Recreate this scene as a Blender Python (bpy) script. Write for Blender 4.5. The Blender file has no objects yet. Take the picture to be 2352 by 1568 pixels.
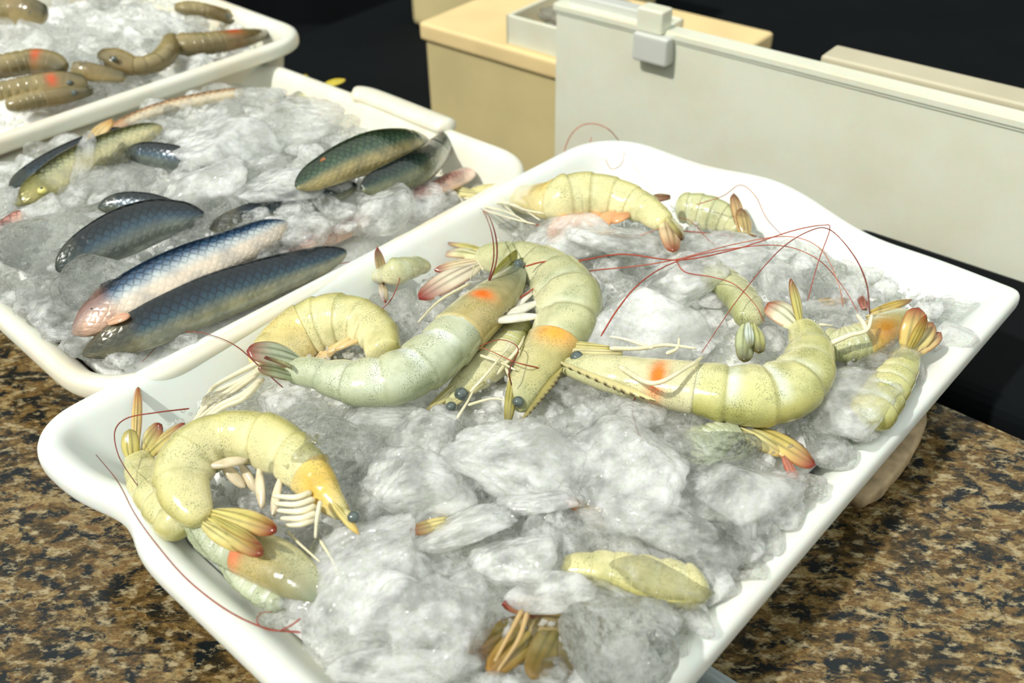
import bpy, bmesh, math, random
import numpy as np
from mathutils import Vector, Matrix, noise

random.seed(7)
rng = np.random.default_rng(7)
SC = bpy.context.scene
COL = SC.collection

# ------------------------------------------------------------------ camera
FPX, CXP, CYP = 2195.0, 1176.0, 784.0
PITCH, ROLL = math.radians(38.0), math.radians(-1.16)
CAMZ = 0.515
_cp, _sp = math.cos(PITCH), math.sin(PITCH)
FW = np.array([0, _cp, -_sp])
_R0 = np.array([1.0, 0, 0])
_U0 = np.array([0, _sp, _cp])
RT = math.cos(ROLL) * _R0 + math.sin(ROLL) * _U0
UP = -math.sin(ROLL) * _R0 + math.cos(ROLL) * _U0
CAM = np.array([0, 0, CAMZ])
cam_data = bpy.data.cameras.new('camera')
cam = bpy.data.objects.new('camera', cam_data)
COL.objects.link(cam)
cam.matrix_world = Matrix(((RT[0], UP[0], -FW[0], 0), (RT[1], UP[1], -FW[1], 0), (RT[2], UP[2], -FW[2], CAMZ), (0, 0, 0, 1)))
cam_data.sensor_width = 36.0
cam_data.lens = 36.0 * FPX / 2352.0
cam_data.clip_start = 0.01
cam_data.clip_end = 50
cam_data.dof.use_dof = True
cam_data.dof.focus_distance = 0.635
cam_data.dof.aperture_fstop = 6.8
SC.camera = cam

# ------------------------------------------------------------------ light
world = bpy.data.worlds.new('world')
SC.world = world
world.use_nodes = True
wn = world.node_tree
bg = wn.nodes['Background']
wtc = wn.nodes.new('ShaderNodeTexCoord')
wsep = wn.nodes.new('ShaderNodeSeparateXYZ')
wr = wn.nodes.new('ShaderNodeValToRGB')
wn.links.new(wtc.outputs['Generated'], wsep.inputs[0])
wn.links.new(wsep.outputs['Z'], wr.inputs[0])
wn.links.new(wr.outputs[0], bg.inputs['Color'])
e = wr.color_ramp.elements
e[0].position = 0.0
e[0].color = (0.34, 0.35, 0.32, 1)
e[1].position = 0.7
e[1].color = (0.90, 0.96, 0.93, 1)
bg.inputs['Strength'].default_value = 1.05
sun_d = bpy.data.lights.new('sun', 'SUN')
sun_d.energy = 3.2
sun_d.angle = math.radians(2.2)
sun_d.color = (1.0, 0.97, 0.90)
sun = bpy.data.objects.new('sun', sun_d)
COL.objects.link(sun)
SUN_DIR = Vector((0.62, 0.46, -0.92)).normalized()
sun.rotation_euler = SUN_DIR.to_track_quat('-Z', 'Y').to_euler()
sun.location = (-1, -1.5, 3)
SC.view_settings.view_transform = 'Standard'
SC.view_settings.look = 'None'
SC.view_settings.gamma = 1
SC.view_settings.use_curve_mapping = False
SC.view_settings.exposure = 0.0
cy = SC.cycles
cy.max_bounces = 8
cy.transmission_bounces = 6
cy.transparent_max_bounces = 8
cy.diffuse_bounces = 3
cy.glossy_bounces = 3
cy.use_adaptive_sampling = True
cy.adaptive_threshold = 0.08
cy.adaptive_min_samples = 10
cy.sample_clamp_indirect = 6.0
cy.caustics_refractive = True
cy.caustics_reflective = False

# ------------------------------------------------------------------ helpers
def lin(r, g=None, b=None):
    if g is None:
        r, g, b = r
    def f(c):
        c = c / 255.0
        return c / 12.92 if c <= 0.04045 else ((c + 0.055) / 1.055) ** 2.4
    return (f(r), f(g), f(b), 1.0)

def raydir(px, py):
    return FW * FPX + RT * (px - CXP) + UP * (CYP - py)

def plane(px, py, z):
    d = raydir(px, py)
    t = (z - CAMZ) / d[2]
    return CAM + d * t

def mpp(p):           # metres per pixel at a point
    return float(np.dot(np.asarray(p) - CAM, FW)) / FPX

def tag(o, label=None, cat=None, group=None, kind=None):
    if label: o['label'] = label
    if cat: o['category'] = cat
    if group: o['group'] = group
    if kind: o['kind'] = kind
    return o

def link(o, parent=None):
    COL.objects.link(o)
    if parent is not None:
        o.parent = parent
        o.matrix_parent_inverse = Matrix.Translation(-parent.location)
    return o

def empty(name, loc, label, cat, group=None):
    o = bpy.data.objects.new(name, None)
    o.empty_display_size = 0.02
    o.location = Vector([float(v) for v in loc])
    COL.objects.link(o)
    return tag(o, label, cat, group)

def mesh_obj(name, verts, faces, mat, parent=None, colors=None, uvs=None, smooth=True):
    me = bpy.data.meshes.new(name)
    me.from_pydata([tuple(float(c) for c in v) for v in verts], [], faces)
    if colors is not None:
        a = me.color_attributes.new('Col', 'FLOAT_COLOR', 'POINT')
        a.data.foreach_set('color', np.asarray(colors, dtype=np.float32).reshape(-1))
    if uvs is not None:
        ul = me.uv_layers.new(name='UVMap')
        li = np.zeros(len(me.loops), dtype=np.int32)
        me.loops.foreach_get('vertex_index', li)
        ul.data.foreach_set('uv', np.asarray(uvs, dtype=np.float32)[li].reshape(-1))
    me.materials.append(mat)
    if smooth:
        me.polygons.foreach_set('use_smooth', [True] * len(me.polygons))
    bm = bmesh.new(); bm.from_mesh(me)
    bmesh.ops.recalc_face_normals(bm, faces=bm.faces)
    bm.to_mesh(me); bm.free()
    me.update()
    o = bpy.data.objects.new(name, me)
    return link(o, parent)

def grid_faces(n, m, closed=True):
    f = []
    for i in range(n - 1):
        for j in range(m if closed else m - 1):
            k = (j + 1) % m
            f.append((i * m + j, i * m + k, (i + 1) * m + k, (i + 1) * m + j))
    return f

def catmull(pts, n):
    P = np.asarray(pts, dtype=float)
    if len(P) == 2:
        t = np.linspace(0, 1, n)[:, None]
        return P[0] * (1 - t) + P[1] * t
    Q = np.vstack([2 * P[0] - P[1], P, 2 * P[-1] - P[-2]])
    L = len(P) - 1
    seg = np.linalg.norm(np.diff(P[:, :3], axis=0), axis=1)
    cum = np.concatenate([[0], np.cumsum(seg)])
    u = np.linspace(0, cum[-1], n)
    out = np.zeros((n, P.shape[1]))
    for k, x in enumerate(u):
        i = min(L - 1, int(np.searchsorted(cum, x, 'right') - 1))
        t = (x - cum[i]) / max(seg[i], 1e-9)
        p0, p1, p2, p3 = Q[i], Q[i + 1], Q[i + 2], Q[i + 3]
        out[k] = 0.5 * ((2 * p1) + (-p0 + p2) * t + (2 * p0 - 5 * p1 + 4 * p2 - p3) * t * t + (-p0 + 3 * p1 - 3 * p2 + p3) * t ** 3)
    return out

def frames(P, ref):
    T = np.gradient(P, axis=0)
    T /= np.linalg.norm(T, axis=1)[:, None] + 1e-12
    D = np.array(ref) if np.ndim(ref) == 2 else np.tile(np.asarray(ref, float), (len(P), 1))
    D = D - T * np.sum(D * T, axis=1)[:, None]
    D /= np.linalg.norm(D, axis=1)[:, None] + 1e-12
    B = np.cross(T, D)
    return T, D, B

def tube(name, pts, r0, r1, mat, parent, n=None, m=7, color=None, color2=None):
    n = n or max(8, 6 * len(pts))
    P = catmull(pts, n)
    T, D, B = frames(P, (0.13, 0.21, 0.97))
    V = []; C = []
    for i in range(n):
        t = i / (n - 1)
        r = r0 + (r1 - r0) * t
        if i == 0 or i == n - 1: r *= 0.5
        for j in range(m):
            a = 2 * math.pi * j / m
            V.append(P[i] + r * (D[i] * math.cos(a) + B[i] * math.sin(a)))
            if color is not None:
                c2 = color2 or color
                C.append([color[k] * (1 - t) + c2[k] * t for k in range(3)] + [1])
    F = grid_faces(n, m)
    F.append(tuple(range(m))[::-1]); F.append(tuple((n - 1) * m + j for j in range(m)))
    return mesh_obj(name, V, F, mat, parent, colors=C if color is not None else None)

def box_verts(x0, x1, y0, y1, z0, z1):
    return [(x0, y0, z0), (x1, y0, z0), (x1, y1, z0), (x0, y1, z0), (x0, y0, z1), (x1, y0, z1), (x1, y1, z1), (x0, y1, z1)]
BOXF = [(0, 3, 2, 1), (4, 5, 6, 7), (0, 1, 5, 4), (1, 2, 6, 5), (2, 3, 7, 6), (3, 0, 4, 7)]

def frame_box(name, O, X, Y, x0, x1, y0, y1, z0, z1, mat, parent=None, bevel=0.003, seg=3):
    """box in a turned horizontal frame with origin O and unit axes X, Y"""
    V = [(O[0] + X[0] * a + Y[0] * b, O[1] + X[1] * a + Y[1] * b, c) for a, b, c in box_verts(x0, x1, y0, y1, z0, z1)]
    o = mesh_obj(name, V, BOXF, mat, parent, smooth=False)
    if bevel:
        bm = bmesh.new(); bm.from_mesh(o.data)
        bmesh.ops.bevel(bm, geom=list(bm.edges), offset=bevel, segments=seg, affect='EDGES', profile=0.6)
        bm.to_mesh(o.data); bm.free()
    return o

# ------------------------------------------------------------------ materials
def new_mat(name):
    m = bpy.data.materials.new(name)
    m.use_nodes = True
    nt = m.node_tree
    return m, nt, nt.nodes['Principled BSDF'], nt.nodes['Material Output']

def N(nt, kind, **kw):
    n = nt.nodes.new(kind)
    for k, v in kw.items():
        if k.startswith('i_'):
            n.inputs[k[2:].replace('_', ' ')].default_value = v
        else:
            setattr(n, k, v)
    return n

def ramp(nt, src, stops, interp='LINEAR'):
    r = nt.nodes.new('ShaderNodeValToRGB')
    r.color_ramp.interpolation = interp
    el = r.color_ramp.elements
    while len(el) > 1: el.remove(el[-1])
    el[0].position = stops[0][0]; el[0].color = stops[0][1]
    for p, c in stops[1:]:
        x = el.new(p); x.color = c
    nt.links.new(src, r.inputs[0])
    return r

def simple(name, col, rough=0.4, sss=0.0, spec=0.5, noise_amt=0.0, noise_scale=20, coat=0.0, bump=0.0):
    m, nt, p, out = new_mat(name)
    p.inputs['Base Color'].default_value = col
    p.inputs['Roughness'].default_value = rough
    p.inputs['Specular IOR Level'].default_value = spec
    p.inputs['Coat Weight'].default_value = coat
    p.inputs['Coat Roughness'].default_value = 0.08
    if sss:
        p.inputs['Subsurface Weight'].default_value = sss
        p.inputs['Subsurface Scale'].default_value = 0.006
        p.inputs['Subsurface Radius'].default_value = (1, 0.8, 0.6)
    tc = N(nt, 'ShaderNodeTexCoord')
    nz = N(nt, 'ShaderNodeTexNoise', i_Scale=noise_scale, i_Detail=6.0)
    nt.links.new(tc.outputs['Object'], nz.inputs['Vector'])
    if noise_amt:
        a = tuple(c * (1 - noise_amt) for c in col[:3]) + (1,)
        r = ramp(nt, nz.outputs['Fac'], [(0.3, a), (0.7, col)])
        nt.links.new(r.outputs[0], p.inputs['Base Color'])
    if bump:
        b = N(nt, 'ShaderNodeBump', i_Strength=bump, i_Distance=0.002)
        nt.links.new(nz.outputs['Fac'], b.inputs['Height'])
        nt.links.new(b.outputs[0], p.inputs['Normal'])
    return m

def plastic_mat(name, col, stain, amt):
    m, nt, p, out = new_mat(name)
    tc = N(nt, 'ShaderNodeTexCoord')
    nz = N(nt, 'ShaderNodeTexNoise', i_Scale=9.0, i_Detail=8.0, i_Roughness=0.62)
    nt.links.new(tc.outputs['Object'], nz.inputs['Vector'])
    r = ramp(nt, nz.outputs['Fac'], [(0.42, col), (0.75, tuple(col[k] * (1 - amt) + stain[k] * amt for k in range(3)) + (1,))])
    nt.links.new(r.outputs[0], p.inputs['Base Color'])
    p.inputs['Roughness'].default_value = 0.33
    p.inputs['Subsurface Weight'].default_value = 0.25
    p.inputs['Subsurface Scale'].default_value = 0.006
    n2 = N(nt, 'ShaderNodeTexNoise', i_Scale=55.0, i_Detail=3.0)
    nt.links.new(tc.outputs['Object'], n2.inputs['Vector'])
    b = N(nt, 'ShaderNodeBump', i_Strength=0.06, i_Distance=0.002)
    nt.links.new(n2.outputs['Fac'], b.inputs['Height'])
    nt.links.new(b.outputs[0], p.inputs['Normal'])
    return m

def granite_mat():
    m, nt, p, out = new_mat('polished_granite')
    tc = N(nt, 'ShaderNodeTexCoord')
    mp = N(nt, 'ShaderNodeMapping')
    mp.inputs['Rotation'].default_value = (0, 0, math.radians(38))
    mp.inputs['Scale'].default_value = (0.72, 1.25, 1)
    nt.links.new(tc.outputs['Object'], mp.inputs['Vector'])
    wz = N(nt, 'ShaderNodeTexNoise', i_Scale=55.0, i_Detail=5.0)
    nt.links.new(mp.outputs[0], wz.inputs['Vector'])
    mx = N(nt, 'ShaderNodeMix', data_type='RGBA', blend_type='ADD')
    mx.inputs[0].default_value = 0.022
    nt.links.new(mp.outputs[0], mx.inputs[6]); nt.links.new(wz.outputs['Color'], mx.inputs[7])
    v = N(nt, 'ShaderNodeTexVoronoi', feature='F1', i_Scale=58.0)
    nt.links.new(mx.outputs[2], v.inputs['Vector'])
    sp = N(nt, 'ShaderNodeSeparateColor')
    nt.links.new(v.outputs['Color'], sp.inputs[0])
    na = N(nt, 'ShaderNodeTexNoise', i_Scale=75.0, i_Detail=6.0, i_Roughness=0.6)
    nt.links.new(mp.outputs[0], na.inputs['Vector'])
    av = N(nt, 'ShaderNodeMath', operation='MULTIPLY_ADD'); av.inputs[1].default_value = 0.30
    sb = N(nt, 'ShaderNodeMath', operation='SUBTRACT'); sb.inputs[1].default_value = 0.15
    nt.links.new(sp.outputs[0], av.inputs[0]); nt.links.new(na.outputs['Fac'], av.inputs[2]); nt.links.new(av.outputs[0], sb.inputs[0])
    c1 = ramp(nt, sb.outputs[0], [(0.28, lin(52, 50, 38)), (0.40, lin(104, 86, 48)), (0.48, lin(156, 134, 84)), (0.54, lin(118, 90, 46)), (0.62, lin(194, 178, 128)), (0.74, lin(150, 118, 66))])
    nf = N(nt, 'ShaderNodeTexNoise', i_Scale=260.0, i_Detail=5.0, i_Roughness=0.7)
    nt.links.new(mp.outputs[0], nf.inputs['Vector'])
    c2 = ramp(nt, nf.outputs['Fac'], [(0.3, lin(70, 64, 50)), (0.55, lin(200, 180, 145)), (0.75, lin(235, 225, 200))])
    m1 = N(nt, 'ShaderNodeMix', data_type='RGBA', blend_type='MULTIPLY')
    m1.inputs[0].default_value = 0.75
    nt.links.new(c1.outputs[0], m1.inputs[6]); nt.links.new(c2.outputs[0], m1.inputs[7])
    nb = N(nt, 'ShaderNodeTexNoise', i_Scale=70.0, i_Detail=7.0, i_Roughness=0.68, i_Distortion=0.4)
    nt.links.new(mp.outputs[0], nb.inputs['Vector'])
    k = ramp(nt, nb.outputs['Fac'], [(0.485, (0, 0, 0, 1)), (0.57, (1, 1, 1, 1))])
    m2 = N(nt, 'ShaderNodeMix', data_type='RGBA')
    nt.links.new(k.outputs[0], m2.inputs[0])
    nt.links.new(m1.outputs[2], m2.inputs[6]); m2.inputs[7].default_value = lin(20, 27, 30)
    # pale felspar flecks
    nw = N(nt, 'ShaderNodeTexNoise', i_Scale=120.0, i_Detail=6.0, i_Roughness=0.65)
    mo = N(nt, 'ShaderNodeMapping'); mo.inputs['Location'].default_value = (3.1, 1.7, 0)
    nt.links.new(mp.outputs[0], mo.inputs[0]); nt.links.new(mo.outputs[0], nw.inputs['Vector'])
    kw = ramp(nt, nw.outputs['Fac'], [(0.53, (0, 0, 0, 1)), (0.66, (1, 1, 1, 1))])
    m3 = N(nt, 'ShaderNodeMix', data_type='RGBA')
    nt.links.new(kw.outputs[0], m3.inputs[0])
    nt.links.new(m2.outputs[2], m3.inputs[6]); m3.inputs[7].default_value = lin(178, 162, 122)
    dk = N(nt, 'ShaderNodeHueSaturation', i_Saturation=0.95, i_Value=0.86)
    nt.links.new(m3.outputs[2], dk.inputs['Color'])
    nt.links.new(dk.outputs[0], p.inputs['Base Color'])
    p.inputs['Roughness'].default_value = 0.22
    p.inputs['Specular IOR Level'].default_value = 0.35
    return m

def ice_mat(name, frost_lo, frost_hi, milk=0.2, lo=0.3, hi=0.9, clear_tr=0.45, body=(0.84, 0.875, 0.845), scale=1.0):
    """wet melting ice: clear windows and milky, bubble-filled zones"""
    m, nt, p, out = new_mat(name)
    tc = N(nt, 'ShaderNodeTexCoord')
    oi = N(nt, 'ShaderNodeObjectInfo')
    ad = N(nt, 'ShaderNodeVectorMath', operation='ADD')
    mu = N(nt, 'ShaderNodeMath', operation='MULTIPLY'); mu.inputs[1].default_value = 37.0
    nt.links.new(oi.outputs['Random'], mu.inputs[0])
    nt.links.new(tc.outputs['Object'], ad.inputs[0]); nt.links.new(mu.outputs[0], ad.inputs[1])
    co = ad.outputs[0]
    n1 = N(nt, 'ShaderNodeTexNoise', i_Scale=1.5 * scale, i_Detail=4.0, i_Roughness=0.55)
    nt.links.new(co, n1.inputs['Vector'])
    fr = ramp(nt, n1.outputs['Fac'], [(frost_lo, (lo, lo, lo, 1)), (frost_hi, (hi, hi, hi, 1))])
    n2 = N(nt, 'ShaderNodeTexNoise', i_Scale=2.6 * scale, i_Detail=3.0, i_Roughness=0.5)
    nt.links.new(co, n2.inputs['Vector'])
    n5 = N(nt, 'ShaderNodeTexVoronoi', feature='F1', i_Scale=480.0)
    nt.links.new(N(nt, 'ShaderNodeNewGeometry').outputs['Position'], n5.inputs['Vector'])
    hs5 = N(nt, 'ShaderNodeMath', operation='MULTIPLY_ADD'); hs5.inputs[1].default_value = -0.10
    vo = N(nt, 'ShaderNodeTexVoronoi', feature='F1', i_Scale=5.0 * scale)
    nt.links.new(co, vo.inputs['Vector'])
    hs = N(nt, 'ShaderNodeMath', operation='MULTIPLY_ADD'); hs.inputs[1].default_value = -0.6
    nt.links.new(n5.outputs['Distance'], hs5.inputs[0]); nt.links.new(n2.outputs['Fac'], hs5.inputs[2])
    nt.links.new(vo.outputs['Distance'], hs.inputs[0]); nt.links.new(hs5.outputs[0], hs.inputs[2])
    b = N(nt, 'ShaderNodeBump', i_Strength=1.0, i_Distance=0.007)
    nt.links.new(hs.outputs[0], b.inputs['Height'])
    p.inputs['IOR'].default_value = 1.31
    nbb = N(nt, 'ShaderNodeTexNoise', i_Scale=260.0, i_Detail=3.0, i_Roughness=0.7)
    nt.links.new(N(nt, 'ShaderNodeNewGeometry').outputs['Position'], nbb.inputs['Vector'])
    bb = ramp(nt, nbb.outputs['Fac'], [(0.36, (body[0] * .86, body[1] * .88, body[2] * .85, 1)), (0.5, (*body, 1)), (0.62, (0.99, 0.99, 0.98, 1))])
    nt.links.new(bb.outputs[0], p.inputs['Base Color'])
    p.inputs['Roughness'].default_value = 0.10
    p.inputs['Specular IOR Level'].default_value = 0.5
    p.inputs['Subsurface Weight'].default_value = 1.0
    p.inputs['Subsurface Scale'].default_value = 0.012
    p.inputs['Subsurface Radius'].default_value = (1, 1.0, 1.0)
    nt.links.new(b.outputs[0], p.inputs['Coat Normal'])
    b2 = N(nt, 'ShaderNodeBump', i_Strength=0.3, i_Distance=0.002)
    nt.links.new(hs.outputs[0], b2.inputs['Height'])
    nt.links.new(b2.outputs[0], p.inputs['Normal'])
    p.inputs['Coat Weight'].default_value = 1.0; p.inputs['Coat Roughness'].default_value = 0.08; p.inputs['Coat IOR'].default_value = 1.8
    tr0 = N(nt, 'ShaderNodeBsdfTransparent')
    ml = p
    g = N(nt, 'ShaderNodeBsdfPrincipled')
    g.inputs['Base Color'].default_value = (0.975, 1.0, 0.955, 1)
    g.inputs['Transmission Weight'].default_value = 1.0
    g.inputs['Roughness'].default_value = 0.05
    g.inputs['IOR'].default_value = 1.38
    nt.links.new(b.outputs[0], g.inputs['Normal'])
    mc = N(nt, 'ShaderNodeMixShader'); mc.inputs[0].default_value = clear_tr
    nt.links.new(g.outputs[0], mc.inputs[1]); nt.links.new(tr0.outputs[0], mc.inputs[2])
    mm = N(nt, 'ShaderNodeMixShader')
    nt.links.new(fr.outputs[0], mm.inputs[0])
    nt.links.new(mc.outputs[0], mm.inputs[1]); nt.links.new(ml.outputs[0], mm.inputs[2])
    nt.links.new(mm.outputs[0], out.inputs['Surface'])
    return m

def flesh_mat(name, speck=0.5, speck_scale=900.0, speck_col=(70, 95, 70), rough=0.2, sss=0.35, coat=0.5):
    """vertex pigment with tiny chromatophore dots, wet shell"""
    m, nt, p, out = new_mat(name)
    at = N(nt, 'ShaderNodeVertexColor', layer_name='Col')
    tc = N(nt, 'ShaderNodeTexCoord')
    v = N(nt, 'ShaderNodeTexVoronoi', feature='F1', i_Scale=speck_scale)
    nt.links.new(tc.outputs['Object'], v.inputs['Vector'])
    d = ramp(nt, v.outputs['Distance'], [(0.18, (1, 1, 1, 1)), (0.42, (0, 0, 0, 1))])
    nz = N(nt, 'ShaderNodeTexNoise', i_Scale=75.0, i_Detail=5.0)
    nt.links.new(tc.outputs['Object'], nz.inputs['Vector'])
    nr = ramp(nt, nz.outputs['Fac'], [(0.4, (0.1, 0.1, 0.1, 1)), (0.62, (1, 1, 1, 1))])
    mu = N(nt, 'ShaderNodeMath', operation='MULTIPLY')
    nt.links.new(d.outputs[0], mu.inputs[0]); nt.links.new(nr.outputs[0], mu.inputs[1])
    m2 = N(nt, 'ShaderNodeMath', operation='MULTIPLY'); m2.inputs[1].default_value = speck
    nt.links.new(mu.outputs[0], m2.inputs[0])
    # mottled pigment
    n3 = N(nt, 'ShaderNodeTexNoise', i_Scale=55.0, i_Detail=6.0, i_Roughness=0.6)
    nt.links.new(tc.outputs['Object'], n3.inputs['Vector'])
    r3 = ramp(nt, n3.outputs['Fac'], [(0.3, (0.72, 0.74, 0.66, 1)), (0.5, (1, 1, 1, 1)), (0.75, (1.12, 1.1, 1.05, 1))])
    mm = N(nt, 'ShaderNodeMix', data_type='RGBA', blend_type='MULTIPLY'); mm.inputs[0].default_value = 1.0
    nt.links.new(at.outputs['Color'], mm.inputs[6]); nt.links.new(r3.outputs[0], mm.inputs[7])
    mx = N(nt, 'ShaderNodeMix', data_type='RGBA')
    nt.links.new(m2.outputs[0], mx.inputs[0]); nt.links.new(mm.outputs[2], mx.inputs[6])
    mx.inputs[7].default_value = lin(*speck_col)
    nt.links.new(mx.outputs[2], p.inputs['Base Color'])
    p.inputs['Roughness'].default_value = rough
    p.inputs['IOR'].default_value = 1.4
    p.inputs['Subsurface Weight'].default_value = sss
    p.inputs['Subsurface Scale'].default_value = 0.004
    p.inputs['Subsurface Radius'].default_value = (1, 0.9, 0.6)
    p.inputs['Coat Weight'].default_value = coat
    p.inputs['Coat Roughness'].default_value = 0.06
    nb = N(nt, 'ShaderNodeTexNoise', i_Scale=130.0, i_Detail=4.0)
    nt.links.new(tc.outputs['Object'], nb.inputs['Vector'])
    b = N(nt, 'ShaderNodeBump', i_Strength=0.22, i_Distance=0.002)
    nt.links.new(nb.outputs['Fac'], b.inputs['Height'])
    nt.links.new(b.outputs[0], p.inputs['Normal'])
    return m

def fish_mat():
    m, nt, p, out = new_mat('fish_skin')
    at = N(nt, 'ShaderNodeVertexColor', layer_name='Col')
    uv = N(nt, 'ShaderNodeUVMap', uv_map='UVMap')
    v = N(nt, 'ShaderNodeTexVoronoi', feature='DISTANCE_TO_EDGE', i_Scale=190.0, i_Randomness=0.3)
    rm = N(nt, 'ShaderNodeMapping'); rm.inputs['Rotation'].default_value = (0, 0, 0.785); rm.inputs['Scale'].default_value = (1.0, 1.0, 1.0)
    nt.links.new(uv.outputs[0], rm.inputs[0])
    nt.links.new(rm.outputs[0], v.inputs['Vector'])
    r = ramp(nt, v.outputs['Distance'], [(0.02, (0.28, 0.3, 0.32, 1)), (0.16, (1, 1, 1, 1)), (0.5, (1.25, 1.25, 1.2, 1))])
    mm = N(nt, 'ShaderNodeMix', data_type='RGBA', blend_type='MULTIPLY')
    nt.links.new(at.outputs['Alpha'], mm.inputs[0])
    nt.links.new(at.outputs['Color'], mm.inputs[6]); nt.links.new(r.outputs[0], mm.inputs[7])
    tc = N(nt, 'ShaderNodeTexCoord')
    n3 = N(nt, 'ShaderNodeTexNoise', i_Scale=70.0, i_Detail=5.0)
    nt.links.new(tc.outputs['Object'], n3.inputs['Vector'])
    r3 = ramp(nt, n3.outputs['Fac'], [(0.35, (0.6, 0.65, 0.7, 1)), (0.6, (1.1, 1.1, 1.05, 1))])
    m4 = N(nt, 'ShaderNodeMix', data_type='RGBA', blend_type='MULTIPLY'); m4.inputs[0].default_value = 0.8
    nt.links.new(mm.outputs[2], m4.inputs[6]); nt.links.new(r3.outputs[0], m4.inputs[7])
    nt.links.new(m4.outputs[2], p.inputs['Base Color'])
    p.inputs['Roughness'].default_value = 0.26
    p.inputs['Metallic'].default_value = 0.25
    p.inputs['Coat Weight'].default_value = 0.6
    p.inputs['Coat Roughness'].default_value = 0.08
    b = N(nt, 'ShaderNodeBump', i_Strength=0.5, i_Distance=0.0012)
    nt.links.new(v.outputs['Distance'], b.inputs['Height'])
    nt.links.new(b.outputs[0], p.inputs['Normal'])
    return m

M = {}
M['granite'] = granite_mat()
M['tray'] = plastic_mat('tray_plastic', lin(226, 231, 226), lin(226, 205, 160), 0.25)
M['tray_old'] = plastic_mat('aged_tray_plastic', lin(226, 226, 212), lin(220, 190, 135), 0.45)
M['cooler'] = plastic_mat('cooler_plastic', lin(222, 224, 206), lin(205, 198, 170), 0.5)
M['foam'] = simple('yellowed_foam', lin(232, 206, 150), 0.65, noise_amt=0.14, noise_scale=14, bump=0.1)
M['foamface'] = simple('foam_box_side', lin(206, 190, 138), 0.7, noise_amt=0.16, noise_scale=8)
M['beige'] = simple('beige_board', lin(192, 184, 158), 0.6, noise_amt=0.08)
M['grey'] = simple('grey_plastic', lin(196, 198, 190), 0.35)
M['black'] = simple('black_cloth', lin(14, 18, 20), 0.9, spec=0.1, noise_amt=0.3, noise_scale=5)
M['wood'] = simple('rough_wood', lin(196, 172, 134), 0.7, noise_amt=0.5, noise_scale=90, bump=0.4)
M['ice'] = ice_mat('clear_ice', 0.40, 0.62, lo=0.10, hi=0.46, clear_tr=0.70, body=(0.95, 0.985, 0.90))
M['ice_milk'] = ice_mat('milky_ice', 0.38, 0.60, lo=0.20, hi=0.64, clear_tr=0.70, body=(0.94, 0.98, 0.90))
M['ice_clear'] = ice_mat('glassy_ice', 0.44, 0.66, lo=0.01, hi=0.26, clear_tr=0.60, body=(0.96, 0.98, 0.87))
M['ice_pure'] = ice_mat('pure_ice', 0.50, 0.72, lo=0.0, hi=0.16, clear_tr=0.32, body=(0.98, 0.98, 0.90))
M['ice_bed'] = ice_mat('crushed_ice_bed', 0.0, 0.1, hi=1.0, body=(0.97, 0.98, 0.89), scale=28.0)
M['ice_crumb'] = ice_mat('ice_crumbs', 0.30, 0.60, lo=0.15, hi=0.6, clear_tr=0.6, body=(0.95, 0.97, 0.90), scale=60.0)
M['shrimp'] = flesh_mat('shrimp_shell', 0.8, 900.0, (84, 100, 66))
M['shrimp_plain'] = flesh_mat('shrimp_soft_parts', 0.0, 500.0, (90, 80, 60), coat=0.6)
M['antenna'] = flesh_mat('antenna_skin', 0.0, 500.0, (90, 80, 60), rough=0.35, sss=0.0, coat=0.2)
M['eye'] = simple('shrimp_eye', lin(92, 104, 100), 0.12, coat=1.0, noise_amt=0.5, noise_scale=300)
M['fish'] = fish_mat()
M['fin'] = flesh_mat('fish_fin', 0.0, 500.0, (60, 60, 40), coat=0.6)
M['eyeball'] = simple('fish_eye_white', lin(225, 215, 120), 0.1, coat=1.0)
M['pupil'] = simple('fish_pupil', lin(24, 40, 60), 0.08, coat=1.0)

# ------------------------------------------------------------------ the setting
def counter():
    A = np.array([0.340, 0.573]); d = np.array([1.0, -0.9]); d /= np.linalg.norm(d)
    nrm = np.array([d[1], -d[0]])            # towards the camera side
    if np.dot(nrm, -A) < 0: nrm = -nrm
    P = [A - d * 1.5, A + d * 1.3, A + d * 1.3 + nrm * 2.0, A - d * 1.5 + nrm * 2.0]
    V = [(p[0], p[1], -0.03) for p in P] + [(p[0], p[1], 0.0) for p in P]
    o = mesh_obj('countertop', V, BOXF, M['granite'], smooth=False)
    bm = bmesh.new(); bm.from_mesh(o.data)
    bmesh.ops.bevel(bm, geom=list(bm.edges), offset=0.004, segments=3, affect='EDGES')
    bm.to_mesh(o.data); bm.free()
    tag(o, 'polished brown, black and cream granite countertop under the trays', 'countertop')
counter()
o = mesh_obj('floor', [(-6, -6, -0.9), (6, -6, -0.9), (6, 8, -0.9), (-6, 8, -0.9)], [(0, 1, 2, 3)], M['black'], smooth=False)
tag(o, kind='structure')
o = mesh_obj('wall_back', box_verts(-6, 6, 4.0, 4.1, -0.9, 3.2), BOXF, M['black'], smooth=False)
tag(o, kind='structure')

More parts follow.
